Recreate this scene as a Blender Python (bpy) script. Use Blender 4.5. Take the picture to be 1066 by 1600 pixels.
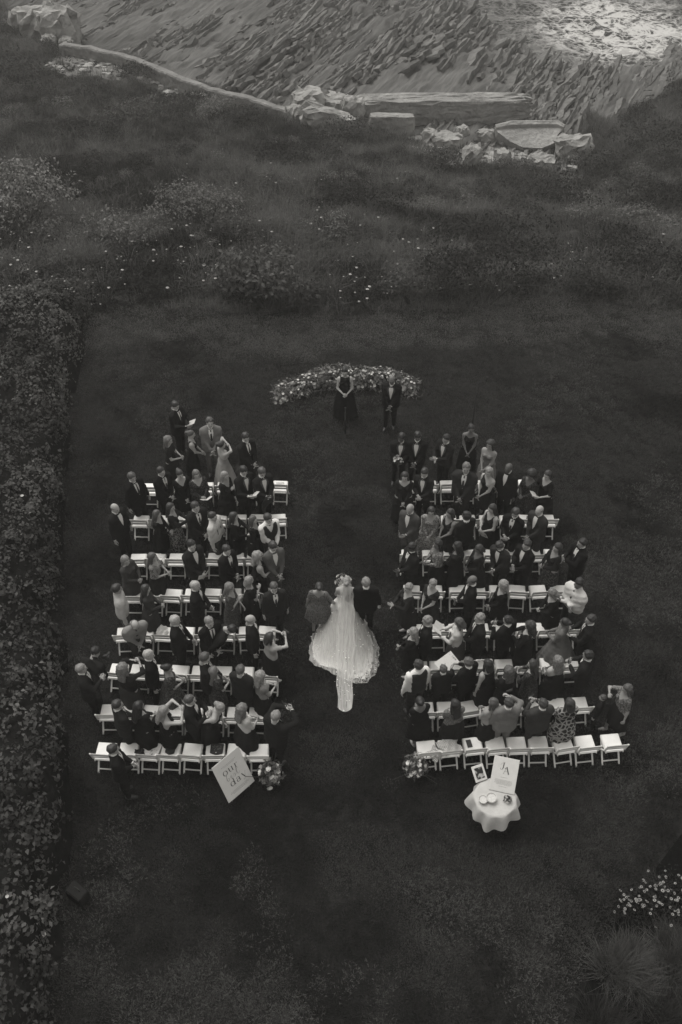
import bpy, math, random
import numpy as np
from mathutils import Vector, Matrix

for _o in list(bpy.data.objects):
    bpy.data.objects.remove(_o)
scene = bpy.context.scene
R = math.radians

# ---------------------------------------------------------------- camera, sky, sun, exposure
CAM_H, PITCH, FPX = 16.8, 45.0, 1470.0          # drone height (m), downward tilt, focal length for a 1600 px tall frame
cam_data = bpy.data.cameras.new('camera')
cam_data.sensor_fit = 'VERTICAL'
cam_data.sensor_height = 24.0
cam_data.lens = 24.0 * FPX / 1600.0
cam_data.clip_start = 0.1
cam_data.clip_end = 6000.0
cam = bpy.data.objects.new('camera', cam_data)
scene.collection.objects.link(cam)
cam.location = (0, 0, CAM_H)
cam.rotation_euler = (R(90 - PITCH), 0, 0)
scene.camera = cam

SUN_EL, SUN_AZ = 64.0, -35.0                      # high soft light behind thin overcast
world = bpy.data.worlds.new('World')
scene.world = world
world.use_nodes = True
wn, wl = world.node_tree.nodes, world.node_tree.links
wn.clear()
sky = wn.new('ShaderNodeTexSky')
sky.sky_type = 'NISHITA'
sky.sun_disc = False
sky.sun_elevation = R(SUN_EL)
sky.sun_rotation = R(SUN_AZ)
sky.air_density, sky.dust_density, sky.ozone_density = 1.0, 3.0, 1.0
hsv = wn.new('ShaderNodeHueSaturation')
hsv.inputs['Saturation'].default_value = 0.0     # the photograph is monochrome
tint = wn.new('ShaderNodeMix'); tint.data_type = 'RGBA'; tint.blend_type = 'MULTIPLY'
tint.inputs['Factor'].default_value = 1.0
tint.inputs['B'].default_value = (1.0, 0.982, 0.945, 1)
bg = wn.new('ShaderNodeBackground')
bg.inputs['Strength'].default_value = 0.12
wo = wn.new('ShaderNodeOutputWorld')
wl.new(sky.outputs['Color'], hsv.inputs['Color'])
wl.new(hsv.outputs['Color'], tint.inputs['A'])
wl.new(tint.outputs['Result'], bg.inputs['Color'])
wl.new(bg.outputs['Background'], wo.inputs['Surface'])

sun_data = bpy.data.lights.new('sun', 'SUN')
sun_data.energy = 1.2
sun_data.angle = R(45)
sun_data.color = (1.0, 0.982, 0.95)
sun = bpy.data.objects.new('sun', sun_data)
scene.collection.objects.link(sun)
sun.rotation_euler = (R(90 - SUN_EL), 0, R(180 - SUN_AZ))

vs = scene.view_settings
vs.view_transform = 'Standard'
vs.look = 'None'
vs.exposure = 0.55
vs.gamma = 1.0
vs.use_curve_mapping = False
scene.cycles.max_bounces = 5
scene.cycles.diffuse_bounces = 3
scene.cycles.transparent_max_bounces = 12
scene.cycles.volume_bounces = 0
scene.cycles.use_denoising = True
scene.cycles.denoising_prefilter = 'ACCURATE'
world.cycles.sampling_method = 'MANUAL'
world.cycles.sample_map_resolution = 256

# ---------------------------------------------------------------- helpers
C = scene.collection
rng = np.random.default_rng(7)
random.seed(7)
_sp, _cp = math.sin(R(PITCH)), math.cos(R(PITCH))

def ray(px, py):
    """Direction of sight through a point of the photograph (1066 x 1600)."""
    u, v = (px - 533.0) / FPX, (py - 800.0) / FPX
    return np.array([u, _cp - v * _sp, -_sp - v * _cp])

def spot(px, py, z=0.0):
    """The place at height z seen at that point."""
    d = ray(px, py)
    t = (z - CAM_H) / d[2]
    return np.array([d[0] * t, d[1] * t, z])

def proj(x, y, z):
    dz = z - CAM_H
    depth = y * _cp - dz * _sp
    return 533 + FPX * x / depth, 800 - FPX * (y * _sp + dz * _cp) / depth

def empty(name, loc=(0, 0, 0), rz=0.0, scale=1.0):
    o = bpy.data.objects.new(name, None)
    o.empty_display_size = 0.2
    C.objects.link(o)
    o.location = [float(v) for v in loc]
    o.rotation_euler = (0, 0, rz)
    o.scale = (scale,) * 3
    return o

def tag(o, label=None, cat=None, group=None, kind=None):
    if label: o['label'] = label
    if cat: o['category'] = cat
    if group: o['group'] = group
    if kind: o['kind'] = kind
    return o

def mesh_data(name, verts, faces, mat=None, smooth=True):
    me = bpy.data.meshes.new(name)
    verts = np.asarray(verts, dtype=np.float32).reshape(-1, 3)
    if isinstance(faces, np.ndarray):
        n, k = faces.shape
        me.vertices.add(len(verts)); me.vertices.foreach_set('co', verts.ravel())
        me.loops.add(n * k); me.loops.foreach_set('vertex_index', faces.astype(np.int32).ravel())
        me.polygons.add(n)
        me.polygons.foreach_set('loop_start', np.arange(0, n * k, k, dtype=np.int32))
        me.polygons.foreach_set('loop_total', np.full(n, k, dtype=np.int32))
        me.update(calc_edges=True)
        me.validate()
    else:
        me.from_pydata(verts.tolist(), [], faces)
        me.update()
    if smooth:
        me.polygons.foreach_set('use_smooth', np.ones(len(me.polygons), dtype=bool))
    if mat is not None:
        for m in (mat if isinstance(mat, (list, tuple)) else [mat]):
            me.materials.append(m)
    return me

def obj(name, me, parent=None, loc=None, rot=None):
    o = bpy.data.objects.new(name, me)
    C.objects.link(o)
    if parent is not None: o.parent = parent
    if loc is not None: o.location = [float(v) for v in loc]
    if rot is not None: o.rotation_euler = rot
    return o

class MB:
    """Collects vertices and faces of one mesh."""
    def __init__(s): s.v, s.f = [], []
    def add(s, v, f):
        b = len(s.v); s.v += [tuple(map(float, q)) for q in v]; s.f += [tuple(b + i for i in q) for q in f]
    def box(s, c, size, M=None, bev=0.0):
        x, y, z = [k / 2 for k in size]
        if bev:
            b = bev; v = []
            for zz, ins in ((-z, b), (-z + b, 0), (z - b, 0), (z, b)):
                xx, yy = x - ins, y - ins
                v += [(-xx + b, -yy, zz), (xx - b, -yy, zz), (xx, -yy + b, zz), (xx, yy - b, zz),
                      (xx - b, yy, zz), (-xx + b, yy, zz), (-xx, yy - b, zz), (-xx, -yy + b, zz)]
            f = [tuple(reversed(range(8))), tuple(range(24, 32))]
            for k in range(3):
                f += [(k*8+i, k*8+(i+1) % 8, (k+1)*8+(i+1) % 8, (k+1)*8+i) for i in range(8)]
        else:
            v = [(a, b_, c_) for c_ in (-z, z) for a, b_ in ((-x, -y), (x, -y), (x, y), (-x, y))]
            f = [(3, 2, 1, 0), (4, 5, 6, 7), (0, 1, 5, 4), (1, 2, 6, 5), (2, 3, 7, 6), (3, 0, 4, 7)]
        if M is not None: v = [tuple(M @ Vector(q)) for q in v]
        s.add([(q[0] + c[0], q[1] + c[1], q[2] + c[2]) for q in v], f)
        return s
    def bar(s, a, b, w, d, up=(0, 0, 1)):
        a, b = Vector(a), Vector(b); z = (b - a); L = z.length; z.normalize()
        x = z.cross(Vector(up))
        if x.length < 1e-4: x = z.cross(Vector((0, 1, 0)))
        x.normalize(); y = z.cross(x)
        M = Matrix((x, y, z)).transposed()
        return s.box((a + b) / 2, (w, d, L), M, min(w, d) * 0.22)
    def tube(s, pts, rad, n=6, cap=True):
        pts = [Vector(p) for p in pts]
        if not hasattr(rad, '__len__'): rad = [rad] * len(pts)
        v, f = [], []
        ref = None
        for i, p in enumerate(pts):
            t = (pts[min(i + 1, len(pts) - 1)] - pts[max(i - 1, 0)]).normalized()
            if ref is None:
                ref = t.cross(Vector((0, 0, 1)))
                if ref.length < 1e-3: ref = t.cross(Vector((0, 1, 0)))
            ref = (ref - t * ref.dot(t)).normalized(); w = t.cross(ref)
            for k in range(n):
                a = 2 * math.pi * k / n
                v.append(p + (ref * math.cos(a) + w * math.sin(a)) * rad[i])
        for i in range(len(pts) - 1):
            for k in range(n):
                f.append((i*n+k, i*n+(k+1) % n, (i+1)*n+(k+1) % n, (i+1)*n+k))
        if cap:
            f.append(tuple(reversed(range(n)))); f.append(tuple(range((len(pts)-1)*n, len(pts)*n)))
        s.add(v, f); return s
    def data(s, name, mat, smooth=True): return mesh_data(name, s.v, s.f, mat, smooth)
    def build(s, name, mat, parent=None, smooth=True): return obj(name, s.data(name, mat, smooth), parent)

WARM = (1.0, 0.986, 0.955)
_mats = {}
def grey(v, rough=0.75, var=0.15, scale=9.0, bump=0.0, bscale=60.0, sheen=0.0, spec=0.3, coord='Object', dist=0.02):
    """Plain matt material of luminance v with a little uneven wear."""
    key = ('g', round(v, 4), rough, var, scale, bump, bscale, sheen, spec, dist)
    if key in _mats: return _mats[key]
    m = bpy.data.materials.new('tone'); m.use_nodes = True
    nt = m.node_tree; n, l = nt.nodes, nt.links
    b = n['Principled BSDF']
    b.inputs['Roughness'].default_value = rough
    b.inputs['Specular IOR Level'].default_value = spec
    if sheen: b.inputs['Sheen Weight'].default_value = sheen
    tc = n.new('ShaderNodeTexCoord')
    nz = n.new('ShaderNodeTexNoise'); nz.inputs['Scale'].default_value = scale; nz.inputs['Detail'].default_value = 4
    l.new(tc.outputs[coord], nz.inputs['Vector'])
    r = n.new('ShaderNodeValToRGB')
    lo, hi = v * (1 - var), v * (1 + var)
    r.color_ramp.elements[0].position = 0.3; r.color_ramp.elements[1].position = 0.7
    r.color_ramp.elements[0].color = (lo * WARM[0], lo * WARM[1], lo * WARM[2], 1)
    r.color_ramp.elements[1].color = (hi * WARM[0], hi * WARM[1], hi * WARM[2], 1)
    l.new(nz.outputs['Fac'], r.inputs['Fac']); l.new(r.outputs['Color'], b.inputs['Base Color'])
    if bump:
        n2 = n.new('ShaderNodeTexNoise'); n2.inputs['Scale'].default_value = bscale; n2.inputs['Detail'].default_value = 5
        bp = n.new('ShaderNodeBump'); bp.inputs['Strength'].default_value = bump; bp.inputs['Distance'].default_value = dist
        l.new(tc.outputs[coord], n2.inputs['Vector']); l.new(n2.outputs['Fac'], bp.inputs['Height'])
        l.new(bp.outputs['Normal'], b.inputs['Normal'])
    _mats[key] = m
    return m

def pattern(lo, hi, scale=22.0, kind='flower', thr=0.5):
    """Printed cloth in two tones."""
    key = ('p', lo, hi, scale, kind, thr)
    if key in _mats: return _mats[key]
    m = bpy.data.materials.new('printed_cloth'); m.use_nodes = True
    nt = m.node_tree; n, l = nt.nodes, nt.links
    b = n['Principled BSDF']; b.inputs['Roughness'].default_value = 0.8; b.inputs['Specular IOR Level'].default_value = 0.2
    tc = n.new('ShaderNodeTexCoord')
    r = n.new('ShaderNodeValToRGB')
    if kind == 'lattice':
        t = n.new('ShaderNodeTexVoronoi'); t.feature = 'DISTANCE_TO_EDGE'; t.inputs['Scale'].default_value = scale
        out = t.outputs['Distance']
    elif kind == 'stripe':
        t = n.new('ShaderNodeTexWave'); t.inputs['Scale'].default_value = scale; t.inputs['Distortion'].default_value = 1.5
        out = t.outputs['Fac']
    else:
        t = n.new('ShaderNodeTexNoise'); t.inputs['Scale'].default_value = scale; t.inputs['Detail'].default_value = 2
        out = t.outputs['Fac']
    l.new(tc.outputs['Object'], t.inputs['Vector'])
    w = 0.05
    r.color_ramp.elements[0].position = max(0, thr - w); r.color_ramp.elements[1].position = thr + w
    r.color_ramp.elements[0].color = (lo, lo * WARM[1], lo * WARM[2], 1)
    r.color_ramp.elements[1].color = (hi, hi * WARM[1], hi * WARM[2], 1)
    l.new(out, r.inputs['Fac']); l.new(r.outputs['Color'], b.inputs['Base Color'])
    _mats[key] = m
    return m

def leaf_mat(v, var=0.35, rough=0.6, name='leaf'):
    """Leaf: tone varies from leaf to leaf (random per island), a little light passes through."""
    key = ('l', v, var, rough)
    if key in _mats: return _mats[key]
    m = bpy.data.materials.new(name); m.use_nodes = True
    nt = m.node_tree; n, l = nt.nodes, nt.links
    b = n['Principled BSDF']; b.inputs['Roughness'].default_value = rough; b.inputs['Specular IOR Level'].default_value = 0.08
    g = n.new('ShaderNodeNewGeometry')
    mr = n.new('ShaderNodeMapRange'); mr.inputs['To Min'].default_value = v * (1 - var); mr.inputs['To Max'].default_value = v * (1 + var)
    l.new(g.outputs['Random Per Island'], mr.inputs['Value'])
    cc = n.new('ShaderNodeCombineColor')
    l.new(mr.outputs['Result'], cc.inputs['Red'])
    for i, ch in ((1, 'Green'), (2, 'Blue')):
        mm = n.new('ShaderNodeMath'); mm.operation = 'MULTIPLY'; mm.inputs[1].default_value = WARM[i]
        l.new(mr.outputs['Result'], mm.inputs[0]); l.new(mm.outputs[0], cc.inputs[ch])
    l.new(cc.outputs['Color'], b.inputs['Base Color'])
    tr = n.new('ShaderNodeBsdfTranslucent'); l.new(cc.outputs['Color'], tr.inputs['Color'])
    mx = n.new('ShaderNodeMixShader'); mx.inputs[0].default_value = 0.25
    l.new(b.outputs[0], mx.inputs[1]); l.new(tr.outputs[0], mx.inputs[2])
    l.new(mx.outputs[0], n['Material Output'].inputs['Surface'])
    _mats[key] = m
    return m

def vnoise(x, y, seed=0):
    """Smooth value noise, vectorised."""
    x = np.asarray(x, float); y = np.asarray(y, float)
    xi, yi = np.floor(x).astype(np.int64), np.floor(y).astype(np.int64)
    fx, fy = x - xi, y - yi
    fx, fy = fx*fx*(3-2*fx), fy*fy*(3-2*fy)
    def h(a, b):
        n = (a * 374761393 + b * 668265263 + seed * 1442695041) & 0x7fffffff
        n = ((n ^ (n >> 13)) * 1274126177) & 0x7fffffff
        return ((n ^ (n >> 16)) & 0xffff) / 65535.0
    return (h(xi, yi)*(1-fx) + h(xi+1, yi)*fx)*(1-fy) + (h(xi, yi+1)*(1-fx) + h(xi+1, yi+1)*fx)*fy
def fbm(x, y, oct=4, seed=0):
    s, a, t = 0, 1.0, 0
    for k in range(oct):
        s = s + a * vnoise(np.asarray(x)*2**k, np.asarray(y)*2**k, seed+k); t += a; a *= 0.5
    return s / t

def leaves(P, N, size, rs, aspect=1.7, spread=0.9, fold=0.25):
    """Folded four-triangle leaves at points P facing roughly N. Returns verts, faces."""
    n = len(P)
    rnd = rs.normal(size=(n, 3))
    nn = N + rnd * spread * 0.5; nn /= np.linalg.norm(nn, axis=1)[:, None]
    t = rs.normal(size=(n, 3)); t -= nn * (t * nn).sum(1)[:, None]; t /= np.linalg.norm(t, axis=1)[:, None]
    b = np.cross(nn, t)
    L = (size * rs.uniform(0.65, 1.3, n))[:, None]; W = L / aspect
    base = P; tip = P + t * L - nn * L * 0.15
    l_ = P + t * L * 0.45 + b * W * 0.5 + nn * L * fold * 0.5
    r_ = P + t * L * 0.45 - b * W * 0.5 + nn * L * fold * 0.5
    mid = P + t * L * 0.5
    V = np.stack([base, l_, tip, r_, mid], 1).reshape(-1, 3)
    k = (np.arange(n) * 5)[:, None]
    F = np.concatenate([k + np.array([[0, 4, 1]]), k + np.array([[1, 4, 2]]), k + np.array([[0, 3, 4]]), k + np.array([[3, 2, 4]])])
    return V, F

_tcol = {}
def scatter(name, pts, scl, rotz, idx, templates, parent=None, tilt=None):
    """One uncountable mass: template meshes instanced on given points with geometry nodes."""
    me = bpy.data.meshes.new(name)
    me.vertices.add(len(pts)); me.vertices.foreach_set('co', np.asarray(pts, np.float32).ravel())
    rot = np.zeros((len(pts), 3), np.float32); rot[:, 2] = rotz
    if tilt is not None: rot[:, 0] = tilt
    a = me.attributes.new('rot', 'FLOAT_VECTOR', 'POINT'); a.data.foreach_set('vector', rot.ravel())
    a = me.attributes.new('scl', 'FLOAT', 'POINT'); a.data.foreach_set('value', np.asarray(scl, np.float32))
    a = me.attributes.new('idx', 'INT', 'POINT'); a.data.foreach_set('value', np.asarray(idx, np.int32))
    o = obj(name, me, parent)
    col = bpy.data.collections.new(name + '_kinds')
    for i, t in enumerate(templates):
        to = bpy.data.objects.new('%s_kind_%02d' % (name, i), t); col.objects.link(to)
    ng = bpy.data.node_groups.new(name, 'GeometryNodeTree')
    ng.interface.new_socket('Geometry', in_out='INPUT', socket_type='NodeSocketGeometry')
    ng.interface.new_socket('Geometry', in_out='OUTPUT', socket_type='NodeSocketGeometry')
    n, l = ng.nodes, ng.links
    gi, go = n.new('NodeGroupInput'), n.new('NodeGroupOutput')
    ip = n.new('GeometryNodeInstanceOnPoints'); ip.inputs['Pick Instance'].default_value = True
    ci = n.new('GeometryNodeCollectionInfo'); ci.inputs['Collection'].default_value = col
    ci.inputs['Separate Children'].default_value = True; ci.inputs['Reset Children'].default_value = True
    def na(nm, ty):
        q = n.new('GeometryNodeInputNamedAttribute'); q.data_type = ty; q.inputs['Name'].default_value = nm; return q.outputs['Attribute']
    l.new(gi.outputs[0], ip.inputs['Points']); l.new(ci.outputs[0], ip.inputs['Instance'])
    l.new(na('idx', 'INT'), ip.inputs['Instance Index'])
    e2r = n.new('FunctionNodeEulerToRotation'); l.new(na('rot', 'FLOAT_VECTOR'), e2r.inputs[0]); l.new(e2r.outputs[0], ip.inputs['Rotation'])
    l.new(na('scl', 'FLOAT'), ip.inputs['Scale'])
    l.new(ip.outputs[0], go.inputs[0])
    md = o.modifiers.new('scatter', 'NODES'); md.node_group = ng
    o['kind'] = 'stuff'
    return o

def blade_tuft(name, mat, n, h, r, w, bend, seed):
    """A tuft of bent grass blades."""
    rs = np.random.default_rng(seed); V, F = [], []
    for i in range(n):
        a = rs.uniform(0, 2*math.pi); q = r * math.sqrt(rs.uniform())
        bx, by = q*math.cos(a), q*math.sin(a)
        a2 = a + rs.normal() * 0.7; hh = h * rs.uniform(0.55, 1.15); bb = bend * hh * rs.uniform(0.3, 1.3)
        dx, dy = math.cos(a2), math.sin(a2); k = len(V); ww = w * rs.uniform(0.6, 1.2)
        V += [(bx - dy*ww, by + dx*ww, 0), (bx + dy*ww, by - dx*ww, 0),
              (bx + dx*bb*0.35 - dy*ww*0.8, by + dy*bb*0.35 + dx*ww*0.8, hh*0.6), (bx + dx*bb*0.35 + dy*ww*0.8, by + dy*bb*0.35 - dx*ww*0.8, hh*0.6),
              (bx + dx*bb, by + dy*bb, hh * (1 - 0.25*bend))]
        F += [(k, k+1, k+3, k+2), (k+2, k+3, k+4)]
    return mesh_data(name, V, F, mat)

# ---------------------------------------------------------------- the lie of the land
SEA_Z, TOE_Z, LAWN_END = -9.55, -7.2, 27.3
def _curve(pts, z):
    q = np.array([spot(a, b, z) for a, b in pts]); q = q[np.argsort(q[:, 0])]
    return q[:, 0], q[:, 1]
TOE_X, TOE_Y = _curve([(-250, -40), (0, 8), (60, 56), (100, 72), (190, 92), (280, 125), (380, 152), (470, 185), (560, 196), (640, 215), (720, 245),
                       (800, 258), (870, 245), (930, 215), (1000, 180), (1066, 140), (1300, 90)], TOE_Z)
SHO_X, SHO_Y = _curve([(560, -70), (640, -40), (715, 2), (745, 30), (790, 72), (850, 96), (905, 108), (985, 103), (1066, 74), (1200, 60), (1400, 20)], SEA_Z)
EDG_X, EDG_Y = _curve([(-200, 497), (0, 494), (130, 492), (250, 478), (370, 486), (480, 492), (620, 482), (740, 480), (810, 468), (870, 463), (950, 470), (1066, 484), (1300, 500)], 0.0)
def toe(x):
    x = np.asarray(x, float)
    return np.interp(x, TOE_X, TOE_Y) + (fbm(x * 0.45, x * 0 + 4, 3, 91) - 0.5) * np.where(x > 8, 6.0, 2.0)
def shore(x): return np.interp(x, SHO_X, SHO_Y, left=112.0)
def lawn_edge(x): return np.interp(x, EDG_X, EDG_Y)
def hill_z(x, y):
    x = np.asarray(x, float); y = np.asarray(y, float)
    t = (y - LAWN_END) / (toe(x) - LAWN_END)
    tc = np.clip(t, 0, 1)
    z = TOE_Z * (tc * 1.12 - 0.12 * tc * tc * tc)
    bumps = (fbm(x * 0.16 + 3, y * 0.16, 3, 5) - 0.5) * 2.4 + (fbm(x * 0.6, y * 0.6, 2, 9) - 0.5) * 0.5
    z = z + bumps * np.clip(tc * 5, 0, 1) * np.clip((1.0 - t) * 7, 0.12, 1)
    z = z - np.clip(t - 1, 0, 1) * (toe(x) - LAWN_END) * 0.30 - 0.03
    return z
def rock_base(x, y):
    d = (shore(x) - y) * 0.9
    z = np.where(d > 0, np.minimum(SEA_Z + 0.105 * d, -7.3 - 0.0 * d), SEA_Z + 0.35 * d)
    return np.maximum(z, SEA_Z - 2.0)

# lawn: one sheet with a wavy far edge
lx = np.linspace(-42, 42, 169)
lv, lf = [], []
ys = np.linspace(0, 1, 41)
edge = lawn_edge(lx) + (fbm(lx * 0.9, lx * 0, 3, 2) - 0.5) * 0.7
for j, t in enumerate(ys):
    yy = -6 + (edge + 6) * t
    zz = (fbm(lx * 0.25, yy * 0.25, 2, 31) - 0.5) * 0.05 * (t < 0.999)
    lv.append(np.stack([lx, yy, zz], 1))
lv = np.concatenate(lv); W = len(lx)
ii, jj = np.meshgrid(np.arange(W - 1), np.arange(len(ys) - 1))
k = (jj * W + ii).ravel()
lawn_faces = np.stack([k, k + 1, k + W + 1, k + W], 1)

def ground_mat(name, lo, hi, scale, bump=0.6, bscale=30.0, fine=(0.75, 1.3), patch=None):
    m = bpy.data.materials.new(name); m.use_nodes = True
    nt = m.node_tree; n, l = nt.nodes, nt.links
    b = n['Principled BSDF']; b.inputs['Roughness'].default_value = 0.95; b.inputs['Specular IOR Level'].default_value = 0.02
    tc = n.new('ShaderNodeTexCoord')
    def noise(s, d=5, rough=0.6):
        t = n.new('ShaderNodeTexNoise'); t.inputs['Scale'].default_value = s; t.inputs['Detail'].default_value = d
        t.inputs['Roughness'].default_value = rough
        l.new(tc.outputs['Object'], t.inputs['Vector']); return t.outputs['Fac']
    def ramp(f, a, b_, ca, cb):
        r = n.new('ShaderNodeMapRange'); r.inputs['From Min'].default_value = a; r.inputs['From Max'].default_value = b_
        r.inputs['To Min'].default_value = ca; r.inputs['To Max'].default_value = cb; l.new(f, r.inputs['Value']); return r.outputs['Result']
    def mul(a, b_):
        q = n.new('ShaderNodeMath'); q.operation = 'MULTIPLY'; l.new(a, q.inputs[0]); l.new(b_, q.inputs[1]); return q.outputs[0]
    v = ramp(noise(scale), 0.34, 0.66, lo, hi)
    v = mul(v, ramp(noise(scale * 9, 4), 0.3, 0.7, fine[0], fine[1]))
    v = mul(v, ramp(noise(scale * 70, 3), 0.3, 0.7, 0.7, 1.35))
    cc = n.new('ShaderNodeCombineColor'); l.new(v, cc.inputs['Red'])
    for i, ch in ((1, 'Green'), (2, 'Blue')):
        q = n.new('ShaderNodeMath'); q.operation = 'MULTIPLY'; q.inputs[1].default_value = WARM[i]; l.new(v, q.inputs[0]); l.new(q.outputs[0], cc.inputs[ch])
    l.new(cc.outputs['Color'], b.inputs['Base Color'])
    bp = n.new('ShaderNodeBump'); bp.inputs['Strength'].default_value = bump; bp.inputs['Distance'].default_value = 0.05
    l.new(noise(bscale, 6, 0.7), bp.inputs['Height']); l.new(bp.outputs['Normal'], b.inputs['Normal'])
    return m
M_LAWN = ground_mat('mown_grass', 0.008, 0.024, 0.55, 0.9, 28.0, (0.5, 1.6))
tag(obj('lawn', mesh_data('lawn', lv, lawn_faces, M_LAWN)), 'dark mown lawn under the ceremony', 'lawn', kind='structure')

# hillside below the lawn, down to the rocks
hx, hy = np.linspace(-48, 48, 193), np.linspace(25.0, 100.0, 176)
HX, HY = np.meshgrid(hx, hy)
HZ = hill_z(HX, HY)
under = HY < np.interp(HX, lx, edge) + 0.6
HZ = np.where(under, HZ - 0.12, HZ)
HZ = np.where(HY > toe(HX) + 3.0, HZ - 1.5, HZ)
W = len(hx); ii, jj = np.meshgrid(np.arange(W - 1), np.arange(len(hy) - 1)); k = (jj * W + ii).ravel()
M_HILL = ground_mat('hillside_soil', 0.025, 0.045, 0.5, 1.0, 12.0)
M_SAND = ground_mat('pale_sand', 0.10, 0.17, 0.8, 0.6, 8.0)
hill = obj('hillside', mesh_data('hillside', np.stack([HX, HY, HZ], -1).reshape(-1, 3), np.stack([k, k+1, k+W+1, k+W], 1), [M_HILL, M_SAND]))
tag(hill, 'overgrown slope falling from lawn to shore', 'hillside', kind='structure')
# which places are bare sand: a patch behind the sea wall, and rubble under the broken slabs
def poly_in(poly, x, y):
    x = np.asarray(x); y = np.asarray(y); ins = np.zeros(x.shape, bool); n = len(poly)
    for i in range(n):
        x0, y0 = poly[i]; x1, y1 = poly[(i + 1) % n]
        c = ((y0 > y) != (y1 > y)) & (x < (x1 - x0) * (y - y0) / (y1 - y0 + 1e-12) + x0)
        ins ^= c
    return ins
def place_poly(pxs, z): return [tuple(spot(a, b, z)[:2]) for a, b in pxs]
SAND = place_poly([(90, 74), (190, 92), (280, 125), (345, 148), (350, 176), (300, 172), (250, 150), (235, 128), (170, 140), (130, 138), (72, 122), (85, 100)], -7.0)
RUBBLE = place_poly([(640, 205), (680, 195), (800, 195), (880, 225), (900, 245), (800, 268), (735, 262), (660, 240)], -7.0)
cx = (HX[:-1, :-1] + HX[1:, 1:]).ravel() / 2; cy = (HY[:-1, :-1] + HY[1:, 1:]).ravel() / 2
jit = (fbm(cx * 0.5, cy * 0.5, 3, 77) - 0.5) * 3
hill.data.polygons.foreach_set('material_index', (poly_in(SAND, cx + jit, cy) | poly_in(RUBBLE, cx + jit, cy)).astype(np.int32))

# ---------------------------------------------------------------- layered rock shelf
STR = R(22.5)                                              # strike of the beds, measured from the way out to sea
us = np.array([math.cos(STR), -math.sin(STR)]); vs_ = np.array([math.sin(STR), math.cos(STR)])
U, V = np.meshgrid(np.arange(-75, 45, 0.13), np.arange(38, 128, 0.42))
wob = (fbm(U * 0.12, V * 0.10, 3, 3) - 0.5) * 2.2
RX = U * us[0] + V * vs_[0]; RY = U * us[1] + V * vs_[1]
uu = U + wob
bed = np.zeros_like(uu)
brk = fbm(np.floor(uu / 0.9) * 7.1, V * 0.22, 3, 21)       # every bed breaks off at its own places
for per, amp, sd in ((2.3, 0.30, 1), (0.85, 0.32, 2), (0.40, 0.20, 3)):
    c = np.floor(uu / per); f = uu / per - c
    lvl = vnoise(c * 3.7, np.floor(V / (0.9 + 0.9 * per) + 5 * vnoise(c, c * 0, sd)), 40 + sd)
    saw = np.where(f < 0.82, f / 0.82, (1 - f) / 0.18)
    bed += amp * (0.6 * saw + 1.25 * lvl - 0.9)
flat = np.clip((fbm(RX * 0.11, RY * 0.09, 3, 61) - 0.40) * 6, 0.5, 1.15)
RZ = rock_base(RX, RY) - 0.02 + bed * flat * 0.9 + (brk - 0.5) * 0.35 + (fbm(RX * 1.3, RY * 1.3, 2, 8) - 0.5) * 0.16
keep = (RY > toe(RX) - 3.5) & (RY < shore(RX) + 6) & (np.abs(RX) < 47)
fi = keep[:-1, :-1] & keep[1:, 1:] & keep[1:, :-1] & keep[:-1, 1:]
W = U.shape[1]; jj, ii = np.nonzero(fi); k = jj * W + ii
faces = np.stack([k, k + 1, k + W + 1, k + W], 1)
used, inv = np.unique(faces, return_inverse=True)
rv = np.stack([RX, RY, RZ], -1).reshape(-1, 3)[used]
M_ROCK = bpy.data.materials.new('bedded_rock'); M_ROCK.use_nodes = True
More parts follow.
